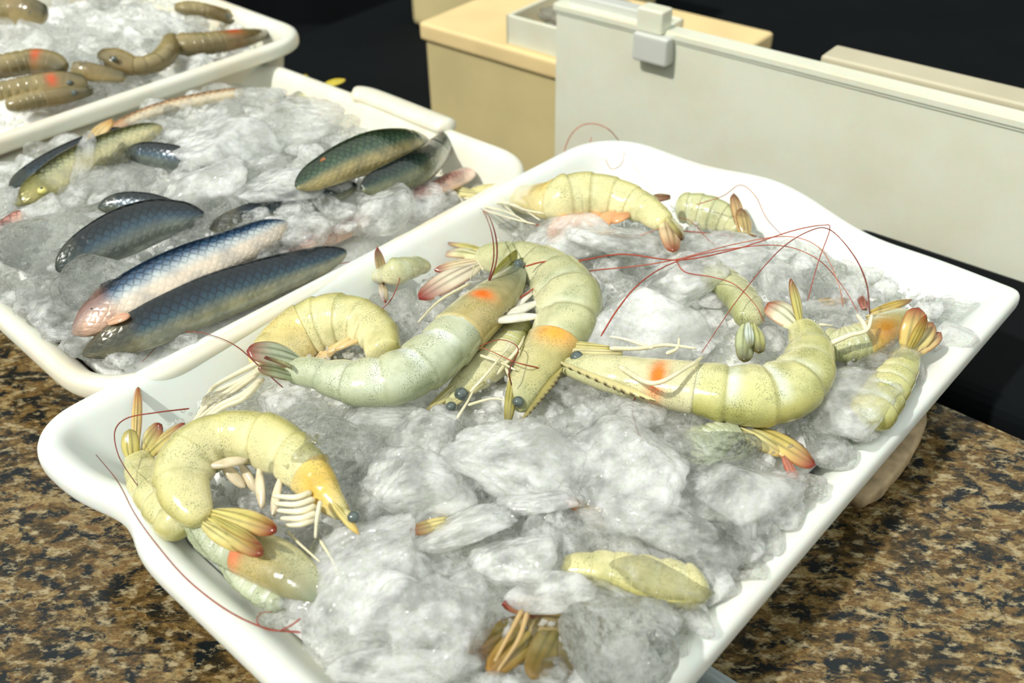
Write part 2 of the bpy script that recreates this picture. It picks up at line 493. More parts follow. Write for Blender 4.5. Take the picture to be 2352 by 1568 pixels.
# ------------------------------------------------------------------ trays
class Tray:
    """a rounded rectangular tub; corners L, T, R, B in plan (m)"""
    def __init__(s, corners, rim, radius, disp=None, rimw=0.020, floor=0.004, slope=0.03):
        s.c = [np.array(c, float) for c in corners]
        s.rim, s.r, s.disp, s.rimw, s.floor, s.slope = rim, radius, disp, rimw, floor, slope
        s.ctr = sum(s.c) / 4
        s.eu = s.c[1] - s.c[0]; s.ev = s.c[3] - s.c[0]
        s.Lu = np.linalg.norm(s.eu); s.Lv = np.linalg.norm(s.ev)
    def ring(s, d, r):
        """inset d; returns points with the edge index and parameter"""
        c = s.c; n = 4; out = []
        lines = []
        for i in range(n):
            a, b = c[i], c[(i + 1) % n]
            t = (b - a) / np.linalg.norm(b - a)
            nrm = np.array([t[1], -t[0]])
            if np.dot(s.ctr - a, nrm) < 0: nrm = -nrm
            lines.append((a + nrm * d, t))
        cor = []
        for i in range(n):
            (a, t), (b, u) = lines[i - 1], lines[i]
            k = np.linalg.solve(np.array([t, -u]).T, b - a)
            cor.append(a + t * k[0])
        for i in range(n):
            rr = r[i] if isinstance(r, (list, tuple)) else r
            rr = max(0.006, rr - d)
            p, q, w = cor[i - 1], cor[i], cor[(i + 1) % n]
            t0 = (p - q) / np.linalg.norm(p - q); t1 = (w - q) / np.linalg.norm(w - q)
            half = math.acos(max(-1, min(1, float(np.dot(t0, t1))))) / 2
            cut = rr / math.tan(half)
            A, B_ = q + t0 * cut, q + t1 * cut
            for k in range(10):
                x = k / 9.0
                # quadratic-ish arc
                m0 = A * (1 - x) + q * x; m1 = q * (1 - x) + B_ * x
                bez = m0 * (1 - x) + m1 * x
                cc = q + (t0 + t1) / np.linalg.norm(t0 + t1) * (rr / math.sin(half))
                v = bez - cc
                arc = cc + v / np.linalg.norm(v) * rr
                out.append((arc, i + (x - 0.5) * 0.02, 1))
            nx = cor[(i + 1) % n]
            rn = r[(i + 1) % n] if isinstance(r, (list, tuple)) else r
            rn = max(0.006, rn - d)
            # straight part
            p2, q2, w2 = cor[i], nx, cor[(i + 2) % n]
            t0b = (p2 - q2) / np.linalg.norm(p2 - q2); t1b = (w2 - q2) / np.linalg.norm(w2 - q2)
            hb = math.acos(max(-1, min(1, float(np.dot(t0b, t1b))))) / 2
            E = q2 + t0b * (rn / math.tan(hb))
            for k in range(1, 30):
                x = k / 30.0
                out.append((B_ * (1 - x) + E * x, i + 0.01 + 0.98 * x, 0))
        return out
    def build(s, name, mat, label, group=None):
        rim, w = s.rim, s.rimw
        prof = [(0.0025, rim - 0.016), (0.0, rim - 0.015), (0.0, rim - 0.006), (0.0015, rim - 0.002), (0.005, rim),
                (w * 0.55, rim + 0.0005), (w - 0.004, rim - 0.001), (w, rim - 0.004), (w + 0.004, rim - 0.010),
                (w + s.slope * 0.5, rim * 0.5 + 0.01), (w + s.slope, 0.018), (w + s.slope + 0.008, s.floor + 0.005), (w + s.slope + 0.02, s.floor + 0.003)]
        under = [(w + s.slope + 0.02, 0.0), (w + s.slope + 0.004, 0.0005), (w + s.slope - 0.003, 0.012), (w + s.slope * 0.5 - 0.003, rim * 0.5), (w, rim - 0.012), (w - 0.004, rim - 0.005), (0.004, rim - 0.005), (0.0025, rim - 0.016)]
        rings = []
        for d, z in prof + under:
            R = s.ring(d, s.r)
            pts = []
            for (p, e, cflag) in R:
                dx = dz = 0.0
                if s.disp:
                    o_, dz = s.disp(e)
                    fade = max(0, min(1, (z - 0.0) / rim)) ** 1.5
                    v = p - s.ctr; v = v / np.linalg.norm(v)
                    p = p + v * o_ * fade; dz *= fade
                pts.append((p[0], p[1], z + dz))
            rings.append(pts)
        m = len(rings[0])
        V = [p for r_ in rings for p in r_]
        F = grid_faces(len(rings), m)
        k = (len(prof) - 1) * m
        F.append(tuple(k + j for j in range(m)))
        k = len(prof) * m
        F.append(tuple(k + j for j in range(m))[::-1])
        # the floor cap sits between the last inner ring and the first underside ring: drop the joining strip
        F = [f for f in F if not (len(f) == 4 and min(f) >= (len(prof) - 1) * m and max(f) < (len(prof) + 1) * m and (min(f) < len(prof) * m <= max(f)))]
        o = mesh_obj(name, V, F, mat)
        md = o.modifiers.new('s', 'SUBSURF'); md.levels = 1; md.render_levels = 1
        tag(o, label, 'tray', group)
        return o
    def uv(s, x, y):
        A = np.array([s.eu, s.ev]).T
        k = np.linalg.solve(A, np.array([x, y]) - s.c[0])
        return k[0], k[1]
    def heap(s, x, y):
        u, v = s.uv(x, y)
        return s.rim + s.hfun(u * s.Lu, (1 - u) * s.Lu, v * s.Lv, (1 - v) * s.Lv)
    def hit(s, px, py, extra=0.0):
        z = s.rim
        for _ in range(14):
            p = plane(px, py, z)
            z = 0.5 * z + 0.5 * (s.heap(p[0], p[1]) + extra)
        p = plane(px, py, z)
        return p
    def bed(s, name, label, inset=0.034, drop=0.012, amp=0.010, mat='ice_bed'):
        inset = s.rimw + s.slope * 0.75 + 0.007
        ra = s.ring(inset, s.r); rb_ = s.ring(s.rimw + 0.011, s.r)
        def near(e):      # 1 along the two sides nearest the camera, where the ice stands up to the rim
            e = e % 4
            return max(0.0, min(1.0, (e - 2.0) / 0.25)) * max(0.0, min(1.0, (4.0 - e) / 0.25))
        ring = [a[0] * (1 - near(a[1])) + b[0] * near(a[1]) for a, b in zip(ra, rb_)]
        low = [p for p, e, c in s.ring(s.rimw + s.slope + 0.014, s.r)]
        m = len(ring); K = 70
        V = []
        for i in range(K + 1):
            k = (i / K) ** 0.7
            for p in ring:
                q = s.ctr + (p - s.ctr) * k
                z = s.heap(q[0], q[1]) - drop
                a = noise.fractal(Vector((q[0] * 42, q[1] * 42, 3.3)), 1.0, 2.1, 4)
                c = abs(noise.noise(Vector((q[0] * 30, q[1] * 30, 8.3))))
                z += amp * (a * 0.7 + c * 0.8 - 0.2)
                if i == K: z -= 0.004
                V.append((q[0], q[1], z))
        F = grid_faces(K + 1, m)
        n0 = len(V)
        for q in low:
            V.append((q[0], q[1], 0.013))
        F += [(K * m + j, K * m + (j + 1) % m, n0 + (j + 1) % m, n0 + j) for j in range(m)]
        F.append(tuple(n0 + j for j in range(m)))
        o = mesh_obj(name, V, F, M[mat])
        return tag(o, label, 'ice', kind='stuff')

def crumbs(tray, name, label, n, seed, inset=0.045):
    """loose splinters of ice lying over the heap"""
    r_ = np.random.default_rng(seed)
    bm = bmesh.new(); bmesh.ops.create_icosphere(bm, subdivisions=1, radius=1.0)
    bv = np.array([tuple(v.co) for v in bm.verts]); bf = [tuple(v.index for v in f.verts) for f in bm.faces]; bm.free()
    V = []; F = []
    for k in range(n):
        u = r_.uniform(inset, tray.Lu - inset); v = r_.uniform(inset, tray.Lv - inset)
        q = tray.c[0] + tray.eu * u / tray.Lu + tray.ev * v / tray.Lv
        sz = 0.0012 + 0.0036 * r_.random() ** 2.2
        z = tray.heap(q[0], q[1]) + r_.uniform(-0.010, 0.004)
        pl = r_.normal(size=(7, 3)); pl /= np.linalg.norm(pl, axis=1)[:, None]; h = r_.uniform(0.5, 1.0, 7)
        d = bv / np.linalg.norm(bv, axis=1)[:, None]
        qq = np.maximum(0, d @ pl.T) / h
        sc = 1 / np.maximum(qq.max(axis=1), 0.8)
        A = r_.normal(size=(3, 3)); Q, _ = np.linalg.qr(A)
        w = (d * sc[:, None] * np.array([1.0, r_.uniform(.5, 1), r_.uniform(.35, .8)])) @ Q.T * sz
        o0 = len(V)
        V.extend((w + np.array([q[0], q[1], z])).tolist())
        F.extend([tuple(o0 + a for a in f) for f in bf])
    o = mesh_obj(name, V, F, M['ice_crumb'], smooth=False)
    return tag(o, label, 'ice', kind='stuff')

def P2(px, py, z):
    p = plane(px, py, z); return (p[0], p[1])

def expf(d, a): return math.exp(-max(d, 0) / a)
def front_disp(e):
    o_ = 0.0; dz = 0.0
    e = e % 4
    # back side (edge 1): wavy lifted lip
    if 1 <= e <= 2:
        x = e - 1
        dz += 0.014 * math.exp(-((x - 0.40) / 0.17) ** 2) - 0.004 * math.exp(-((x - 0.66) / 0.12) ** 2)
    if 3 <= e <= 4:                      # near left side (B to L)
        x = e - 3
        o_ -= 0.015 * math.exp(-((x - 0.80) / 0.075) ** 2)
    return o_, dz
front = Tray([P2(22, 992, .09), P2(1395, 290, .09), P2(2356, 664, .09), P2(1145, 2070, .09)], 0.09, [0.040, 0.062, 0.008, 0.03], front_disp, rimw=0.019, slope=0.045)
front.hfun = lambda a, b, c, d: 0.012 - 0.050 * expf(c - .02, .055) - 0.050 * expf(b - .02, .07) - 0.008 * expf(d - .02, .03) - 0.012 * expf(a - .02, .03)
middle = Tray([P2(-296, 470, .09), P2(592, 128, .09), P2(1264, 374, .09), P2(225, 945, .09)], 0.09, [0.05, 0.045, 0.055, 0.062], None, rimw=0.017, slope=0.03)
middle.hfun = lambda a, b, c, d: 0.016 - 0.020 * expf(c - .02, .03) - 0.035 * expf(b - .02, .05) - 0.022 * expf(d - .02, .03) - 0.022 * expf(a - .02, .03)
_r3 = np.array([-0.222, 1.108]); _a = np.array([-.70, -.714]); _b = np.array([-.735, .678])
back = Tray([_r3 + _a * .60 + _b * .41, _r3 + _b * .41, _r3, _r3 + _a * .60], 0.115, 0.05, None, rimw=0.018, slope=0.02)
back.hfun = lambda a, b, c, d: 0.010 - 0.030 * expf(b - .02, .05) - 0.024 * expf(d - .02, .05) - 0.02 * expf(c - .02, .03)

front.build('plastic_tray', M['tray'], 'white plastic tray in front, its wavy rim full of whole shrimp on ice')
middle.build('plastic_tray', M['tray_old'], 'cream-white thick-rimmed plastic tray holding blue-backed fish on ice')
back.build('plastic_tray', M['tray_old'], 'cream-white plastic tray at top left holding brown shrimp on ice')
front.bed('crushed_ice', 'bed of crushed ice filling the front tray under the big shrimp')
middle.bed('crushed_ice', 'bed of crushed ice filling the middle tray under the fish')
back.bed('crushed_ice', 'bed of crushed ice filling the tray at top left')
crumbs(front, 'ice_crumbs', 'loose ice crumbs and splinters strewn over the heap in the front tray', 5200, 3)
crumbs(middle, 'ice_crumbs', 'loose ice crumbs between the fish in the middle tray', 2600, 4, 0.035)
crumbs(back, 'ice_crumbs', 'loose ice crumbs among the shrimp in the tray at top left', 1200, 5, 0.035)
# raised handle lip on the middle tray's far rim
def handle_lip():
    pts = []
    for px, py in [(806, 206), (840, 208), (900, 230), (970, 258), (1016, 276), (1034, 284)]:
        pts.append(plane(px, py + 12, 0.091))
    n = 40
    P = catmull(pts, n)
    T, D, B = frames(P, (0, 0, 1.0))
    V = []; m = 14
    for i in range(n):
        t = i / (n - 1); k = min(1, min(t, 1 - t) / 0.06); k = math.sqrt(max(0.02, k * (2 - k)))
        for j in range(m):
            a = 2 * math.pi * j / m
            V.append(P[i] + D[i] * math.cos(a) * 0.0085 * k + B[i] * math.sin(a) * 0.0135 * k)
    F = grid_faces(n, m); F.append(tuple(range(m))); F.append(tuple((n - 1) * m + j for j in range(m)))
    o = mesh_obj('handle_lip', V, F, M['tray_old'])
    return o
_t = [o for o in COL.objects if o.name.startswith('plastic_tray')]
_h = handle_lip(); _h.parent = _t[1]

# ------------------------------------------------------------------ leaf-shaped parts (tail paddles, scales, fins)
def leaf(name, A, B, width, mat, parent, cb, ct, nrm=None, thick=0.0012, arch=0.15, tipw=0.35, basew=0.45, ridges=True, tipstart=0.55, ridge_col=None):
    """flattened blade from A to B; cb/ct base and tip colours"""
    A = np.asarray(A, float); B = np.asarray(B, float)
    T = B - A; L = np.linalg.norm(T); T = T / L
    nrm = np.array((0.05, -0.25, 1.0)) if nrm is None else np.asarray(nrm, float)
    nrm = nrm - T * np.dot(nrm, T); nrm /= np.linalg.norm(nrm)
    S = np.cross(nrm, T)
    n, m = 26, 12
    V = []; C = []
    cb = lin(*cb); ct = lin(*ct)
    rc = lin(*(ridge_col or (96, 88, 50)))
    for i in range(n):
        t = i / (n - 1)
        w = width * 0.5 * (basew + (1 - basew) * math.sin(min(1, t / 0.5) * math.pi / 2)) if t < 0.5 else width * 0.5 * (1 - (1 - tipw) * ((t - .5) / .5) ** 2.2)
        if t > 0.86: w *= math.sqrt(max(0.0, 1 - ((t - 0.86) / 0.14) ** 2)) * 0.96 + 0.04
        P = A + T * L * t + nrm * arch * width * math.sin(t * math.pi)
        for side in (0, 1):
            for j in range(m):
                x = -1 + 2 * j / (m - 1)
                if side: x = -x
                bump = (1 - x * x) ** 0.5 if abs(x) < 1 else 0
                h = thick * (0.25 + bump) * (1 if side == 0 else -0.5)
                if ridges and side == 0:
                    h += thick * 1.2 * math.exp(-((x) / 0.13) ** 2) * (1 - t)
                V.append(P + S * w * x + nrm * (h + 0.12 * width * (1 - x * x) * 0.5))
                k = max(0, min(1, (t - tipstart) / (0.97 - tipstart))) ** 1.1
                k = max(k, 0.75 * max(0, (abs(x) - 0.8) / 0.2) * (t > 0.25))
                c = [cb[q] * (1 - k) + ct[q] * k for q in range(3)]
                if ridges:
                    g = 0.75 * math.exp(-((abs(x) - 0.27) / 0.09) ** 2) * (1 - 0.6 * t)
                    c = [c[q] * (1 - g) + rc[q] * g for q in range(3)]
                C.append(c + [1])
    M2 = 2 * m
    F = grid_faces(n, M2); F.append(tuple(range(M2))); F.append(tuple((n - 1) * M2 + j for j in range(M2)))
    return mesh_obj(name, V, F, mat, parent, colors=C)

# ------------------------------------------------------------------ shrimp
PAL = {
    'green':  dict(base=(192, 200, 176), dors=(160, 168, 126), vent=(208, 208, 168), band=(232, 238, 232), cara=(182, 160, 92), head=(76, 96, 84), leg=(222, 212, 178)),
    'lime':   dict(base=(194, 194, 128), dors=(166, 160, 84), vent=(220, 214, 168), band=(230, 236, 222), cara=(218, 212, 176), head=(196, 194, 150), leg=(234, 224, 190)),
    'yellow': dict(base=(208, 203, 146), dors=(186, 178, 104), vent=(222, 214, 170), band=(216, 214, 168), cara=(214, 184, 96), head=(206, 196, 140), leg=(236, 226, 196)),
    'sage':   dict(base=(188, 190, 144), dors=(156, 158, 104), vent=(212, 208, 172), band=(204, 208, 176), cara=(190, 176, 106), head=(160, 160, 112), leg=(232, 222, 190)),
    'brown':  dict(base=(136, 122, 84), dors=(110, 94, 60), vent=(180, 160, 112), band=(168, 150, 104), cara=(132, 112, 72), head=(80, 78, 62), leg=(190, 160, 110)),
}

def shrimp(tray, spine, side, cend, pal='green', label='', group=None, roll=0.35, dz=0.0, zf=0.55, spot=None, rostrum=None,
           fans=(), leaves=(), eyes=(), antennae=(), legs=(), swim=False, seglines=True, flat=0.78, headless=False, name='shrimp', ribs=True):
    pal = PAL[pal]
    W = []
    for it in spine:
        px, py, hw = it[:3]; ex = it[3] if len(it) > 3 else 0.0
        p0 = tray.hit(px, py, 0.0)
        r = hw * mpp(p0)
        p = tray.hit(px, py, r * zf + dz + ex)
        W.append([p[0], p[1], p[2], r])
    n = 150
    S = catmull(W, n)
    P, R = S[:, :3], S[:, 3]
    L = np.concatenate([[0], np.cumsum(np.linalg.norm(np.diff(P, axis=0), axis=1))]); L /= L[-1]
    cpos = float(np.interp(cend, range(len(W)), [L[np.argmin(np.linalg.norm(P - np.array(w[:3]), axis=1))] for w in W]))
    T = np.gradient(P, axis=0); T /= np.linalg.norm(T, axis=1)[:, None]
    Dref = side * np.cross([0, 0, 1.0], T)
    lean = np.array([-0.10, -0.72, 0.68]); lean /= np.linalg.norm(lean)
    Dref = Dref - (Dref @ lean)[:, None] * lean * 0.85 + lean * (roll - 0.30) * 0.8
    T, D, B = frames(P, Dref)
    if np.mean(B[:, 2]) < 0: B = -B
    root = empty(name, [np.mean(P[:, 0]), np.mean(P[:, 1]), float(np.min(P[:, 2]) - R.max() * flat)], label, 'shrimp', group)
    m = 36
    base, dors, vent, band = [np.array(lin(*pal[k])[:3]) for k in ('base', 'dors', 'vent', 'band')]
    cara, headc = np.array(lin(*pal['cara'])[:3]), np.array(lin(*pal['head'])[:3])
    def body(nm, l0, l1, kind):
        K = 56 if kind == 'cara' else 110
        V = []; C = []
        for i in range(K):
            x = i / (K - 1); l = l0 + (l1 - l0) * x
            p = np.array([np.interp(l, L, P[:, k]) for k in range(3)])
            d = np.array([np.interp(l, L, D[:, k]) for k in range(3)])
            b = np.array([np.interp(l, L, B[:, k]) for k in range(3)])
            r = float(np.interp(l, L, R))
            f = 1.0; seg = 0; fr = 0
            if kind == 'cara':
                f = 1.03 + 0.02 * math.sin(x * 3.1)
                if x < 0.10: f *= math.sqrt(max(0.03, 1 - ((0.10 - x) / 0.10) ** 2)) * 0.97
                if x > 0.97: f *= 1.0 + 0.03 * (x - 0.97) / 0.03
                if i == K - 1: f *= 0.93
            else:
                bounds = [0, .17, .34, .50, .65, .79, 1.001]
                for q in range(6):
                    if bounds[q] <= x < bounds[q + 1]: seg, fr = q, (x - bounds[q]) / (bounds[q + 1] - bounds[q])
                f = 0.955 + 0.075 * fr ** 0.8 - 0.05 * max(0, (fr - 0.93) / 0.07)
                if x > 0.95: f *= math.sqrt(max(0.15, 1 - ((x - 0.95) / 0.06) ** 2))
                if i == 0: f *= 0.9
                if headless and x < 0.12: f *= math.sqrt(max(0.02, 1 - ((0.12 - x) / 0.12) ** 2))
            for j in range(m):
                a = 2 * math.pi * j / m
                ca, sa = math.cos(a), math.sin(a)
                vv = (1 - ca) / 2                       # 0 dorsal .. 1 ventral
                rd = r * f * (1.0 if ca > 0 else 0.96)
                rl = r * f * flat * (1 - 0.25 * vv ** 2)
                sgn = 1 if sa >= 0 else -1
                off = d * rd * ca + b * rl * sgn * abs(sa) ** 0.85
                if kind == 'cara' and abs(sa) > 0.3:      # shallow grooves of the carapace
                    g = math.exp(-((x - 0.42 - 0.18 * vv) / 0.035) ** 2) * 0.035 + math.exp(-((vv - 0.36) / 0.05) ** 2) * 0.02 * (x < 0.8)
                    off = off * (1 - g)
                if kind == 'abd' and vv > 0.72:           # rounded flaps at each segment's lower edge
                    off = off * (1 - 0.09 * (2 * abs(fr - 0.5)) ** 2)
                V.append(p + off)
                c = base * (1 - vv) ** 0.6 + vent * (1 - (1 - vv) ** 0.6)
                k = max(0, 1 - vv / 0.22); c = c * (1 - 0.75 * k) + dors * 0.75 * k
                if kind == 'cara':
                    k = min(1, max(0, 1.15 - x * 1.6)); cc = cara * (1 - k) + headc * k
                    k2 = max(0, min(1, (vv - 0.45) / 0.4)); cc = cc * (1 - 0.55 * k2) + vent * 0.55 * k2
                    c = 0.2 * c + 0.8 * cc
                    if spot:
                        sx, sv, sw, sh, scol, sst = spot
                        g = sst * math.exp(-((x - sx) / sw) ** 2 - ((vv - sv) / sh) ** 2)
                        g = min(1, g); c = c * (1 - g) + np.array(lin(*scol)[:3]) * g
                else:
                    g = math.exp(-((fr - 0.12) / 0.17) ** 2) * (0.95, 0.8, 0.8, 0.4, 0.2, 0.1)[seg] * min(1, max(0, (vv - 0.12) / 0.25)) * (1 - max(0, (vv - .8) / .3))
                    c = c * (1 - g) + band * g
                    if seglines and fr > 0.90 and seg < 5:
                        g = 0.45 * (1 - abs(fr - 0.95) / 0.05)
                        c = c * (1 - max(0, g)) + dors * 0.55 * max(0, g)
                    if seg == 5:
                        c = c * 0.85 + dors * 0.15
                C.append([float(c[0]), float(c[1]), float(c[2]), 1])
        F = grid_faces(K, m); F.append(tuple(range(m))); F.append(tuple((K - 1) * m + j for j in range(m)))
        return mesh_obj(nm, V, F, M['shrimp'], root, colors=C)
    body('abdomen', max(0, cpos - 0.03), 1.0, 'abd')
    if not headless:
        body('carapace', 0.0, cpos, 'cara')
    tail = P[-1]; tailT = T[-1]; mp = mpp(tail)
    def wp(px, py, ex, z0=None):
        return tray.hit(px, py, ex)
    zt = float(tail[2])
    # tail fan
    for k, fdef in enumerate(fans):
        bx, by, tx, ty, w = fdef[:5]
        cb = fdef[5] if len(fdef) > 5 else (208, 196, 132)
        ct = fdef[6] if len(fdef) > 6 else (128, 52, 36)
        ez = fdef[7] if len(fdef) > 7 else 0.006
        A = plane(bx, by, zt + 0.001 * k)
        Bp = tray.hit(tx, ty, dz + ez + 0.0015 * k)
        nm = 'telson' if w <= 22 else 'uropod'
        leaf(nm, A, Bp, w * 1.15 * mpp(A), M['shrimp_plain'], root, cb, ct, thick=0.0011, ridge_col=(70, 76, 40), tipw=0.5 if w > 22 else 0.3)
    zh = float(P[3][2])
    for bx, by, tx, ty, w, cb, ct in leaves:
        A = plane(bx, by, zh + 0.004); Bp = plane(tx, ty, zh + 0.002)
        leaf('antennal_scale', A, Bp, w * mpp(A), M['shrimp_plain'], root, cb, ct, thick=0.0012, tipw=0.25)
    if rostrum:
        bx, by, tx, ty, w, col_, tip_ = rostrum
        rb = plane(bx, by, zh + R[20] * 0.7); rt = plane(tx, ty, zh + R[20] * 0.3)
        Tn = rt - rb; Ln = np.linalg.norm(Tn); Tn = Tn / Ln
        Dn = D[4] - Tn * np.dot(D[4], Tn); Dn /= np.linalg.norm(Dn); Bn = np.cross(Tn, Dn)
        V = []; C = []; mm = 10; K = 70
        c0, c1 = lin(*col_), lin(*tip_)
        for i in range(K):
            t = i / (K - 1)
            h = w * mpp(rb) * 0.42 * (1 - t) ** 0.7 * min(1.0, 0.12 + t / 0.25) + 0.0003
            tooth = (1 - ((t * 14) % 1.0)) ** 1.5 * 0.55 if 0.05 < t < 0.92 else 0
            for j in range(mm):
                a = 2 * math.pi * j / mm; ca = math.cos(a)
                hh = h * (1 + (tooth * ca if ca > 0.3 else 0))
                V.append(rb + Tn * Ln * t + Dn * hh * ca + Bn * (0.0006 + 0.3 * h) * math.sin(a))
                g = 0.95 if (ca > 0.45 and (t * 14) % 1.0 < 0.45) else 0.0
                C.append([c0[q] * (1 - g) * (1 - t * .3) + c1[q] * g + c1[q] * t * .3 * (1 - g) for q in range(3)] + [1])
        F = grid_faces(K, mm); F.append(tuple(range(mm))); F.append(tuple((K - 1) * mm + j for j in range(mm)))
        mesh_obj('rostrum', V, F, M['shrimp_plain'], root, colors=C)
    for ex_, ey_, er in eyes:
        c0 = plane(ex_, ey_, zh + max(0.4 * R[8], 0.006)); rr = er * mpp(c0)
        V = []; K, mm = 14, 18
        for i in range(K):
            th = math.pi * i / (K - 1)
            for j in range(mm):
                a = 2 * math.pi * j / mm
                q = Vector((math.sin(th) * math.cos(a), math.sin(th) * math.sin(a), math.cos(th)))
                q = q * (1 + 0.05 * noise.noise(q * 3 + Vector((ex_, ey_, 0)))) * rr
                V.append((c0[0] + q.x, c0[1] + q.y, c0[2] + q.z * 0.9))
        eo = mesh_obj('eye', V, grid_faces(K, mm), M['eye'], root)
        cc = lin(*pal['head'])
        so = tube('eye_stalk', [c0 - np.array([0, 0, rr * .3]), (c0 + P[6]) / 2, P[6]], rr * 0.7, rr * 0.8, M['shrimp_plain'], root, color=cc)
    lc = lin(*pal['leg'])
    for lg in legs:
        rad = lg[0]; pts = [tray.hit(q[0], q[1], dz + (q[2] if len(q) > 2 else 0.012)) for q in lg[1:]]
        tube('walking_leg', pts, rad * mpp(pts[0]), rad * 0.55 * mpp(pts[0]), M['shrimp_plain'], root, m=8, color=lc)
    for an in antennae:
        rad, ca_, cb_ = an[0], an[1], an[2]
        pts = [tray.hit(q[0], q[1], q[2] if len(q) > 2 else 0.012) for q in an[3:]]
        mm_ = mpp(pts[0])
        tube('antenna', pts, rad * 0.9 * mm_, rad * 0.4 * mm_, M['antenna'], root, n=14 * len(pts), m=6, color=lin(*ca_), color2=lin(*cb_))
    if swim:
        cs = swim if isinstance(swim, tuple) else (226, 214, 180)
        for q in range(5):
            l = cpos + (1 - cpos) * (0.08 + 0.155 * q)
            p = np.array([np.interp(l, L, P[:, k]) for k in range(3)])
            d = np.array([np.interp(l, L, D[:, k]) for k in range(3)])
            b = np.array([np.interp(l, L, B[:, k]) for k in range(3)])
            t = np.array([np.interp(l, L, T[:, k]) for k in range(3)])
            r = float(np.interp(l, L, R))
            A = p - d * r * 0.85 + b * r * 0.2
            leaf('swimmeret', A, A - d * r * 1.1 - t * r * (0.9 if q < 3 else 0.3) + b * r * .1, r * (0.8 if cs[2] < 120 else 0.4), M['shrimp_plain'], root, cs, tuple(int(c * .9) for c in cs), nrm=b, thick=0.0013, ridges=False)
    return root

RED, DRED, PINK = (158, 66, 48), (104, 44, 34), (190, 116, 90)
OL, CRM, TIP = (150, 146, 78), (220, 206, 150), (126, 50, 36)
SHR = {}
S = shrimp
# --- centre left, green-grey, lying across the tray
sp1 = [(1188, 618, 24), (1155, 665, 44), (1103, 713, 56), (1050, 764, 62), (1000, 812, 66), (935, 854, 64), (882, 872, 60), (828, 876, 56), (775, 868, 47), (733, 857, 38), (695, 851, 34), (664, 849, 29)]
S(front, sp1, +1, 3.0, 'green', 'grey-green shrimp with orange gill spot lying across the tray, red-edged tail to the left', dz=0.012, roll=0.45,
  spot=(0.68, 0.50, 0.06, 0.22, (250, 120, 44), 1.1), rostrum=(1150, 735, 1208, 578, 26, (112, 118, 66), (70, 50, 30)),
  eyes=[(1192, 607, 13)], fans=[(690, 832, 566, 806, 58, (176, 184, 156), (140, 48, 40), .026), (672, 868, 592, 846, 34, (176, 184, 146), (120, 84, 60), .02), (675, 850, 606, 822, 20, (160, 160, 110), (120, 60, 50), .03)],
  leaves=[(1122, 650, 1200, 568, 26, (132, 130, 62), (92, 92, 44)), (1150, 640, 1215, 585, 18, (120, 128, 84), (80, 80, 50))],
  antennae=[(2.2, DRED, RED, (1122, 652, .03), (1140, 600, .045), (1139, 545, .05), (1122, 495, .04), (1100, 474, .03)),
            (2.0, DRED, RED, (1120, 655, .03), (1134, 590, .04), (1128, 530, .04), (1108, 480, .03)),
            (2.4, RED, RED, (1205, 612, .03), (1250, 601, .03), (1320, 600, .03), (1430, 584, .03), (1560, 597, .03), (1690, 572, .035), (1820, 530, .05), (1890, 517, .055), (1906, 526, .055), (1880, 600, .045), (1855, 690, .03)),
            (2.2, RED, PINK, (1185, 690, .02), (1250, 650, .02), (1335, 625, .022), (1470, 610, .025), (1560, 594, .03), (1690, 560, .035), (1810, 543, .045), (1885, 572, .045), (1925, 650, .035), (1937, 706, .02)),
            (1.8, DRED, RED, (650, 890, .02), (600, 845, .03), (540, 793, .04), (480, 768, .045), (430, 762, .04), (380, 778, .03), (325, 832, .03))],
  legs=[(4, (1080, 650), (1010, 690), (960, 740)), (3, (1110, 620), (1095, 600), (1080, 640))])
# --- centre, curled, head pointing to the viewer
sp2 = [(1192, 945, 20), (1205, 905, 38), (1232, 850, 52), (1272, 785, 62), (1300, 735, 74), (1300, 685, 78), (1272, 642, 68), (1228, 614, 56), (1178, 598, 46), (1130, 592, 36), (1098, 592, 28)]
S(front, sp2, -1, 3.0, 'sage', 'pale sage shrimp curled in the middle, orange patch, head pointing down', dz=0.002, roll=0.4,
  spot=(0.92, 0.45, 0.14, 0.35, (244, 160, 40), 0.95), rostrum=(1292, 845, 1183, 985, 24, (160, 150, 84), (70, 50, 28)), eyes=[(1190, 922, 14)],
  fans=[(1100, 610, 962, 688, 50, (226, 214, 190), (140, 50, 44)), (1100, 600, 998, 622, 26, (214, 196, 160), (140, 60, 50)), (1104, 590, 1028, 582, 44, (214, 208, 160), (140, 56, 44)), (1108, 575, 1030, 560, 20, (190, 180, 110), (120, 50, 40), .012)],
  leaves=[(1180, 855, 1165, 985, 26, (170, 162, 92), (120, 108, 54))],
  antennae=[(2.2, RED, RED, (1380, 772, .02), (1420, 708, .03), (1470, 650, .035), (1540, 606, .03), (1640, 578, .035), (1780, 563, .045), (1870, 590, .045), (1930, 650, .03), (1972, 718, .02)),
            (2.0, RED, PINK, (1238, 845, .02), (1180, 830, .03), (1110, 800, .02), (1060, 803, .02))],
  swim=(228, 224, 208))
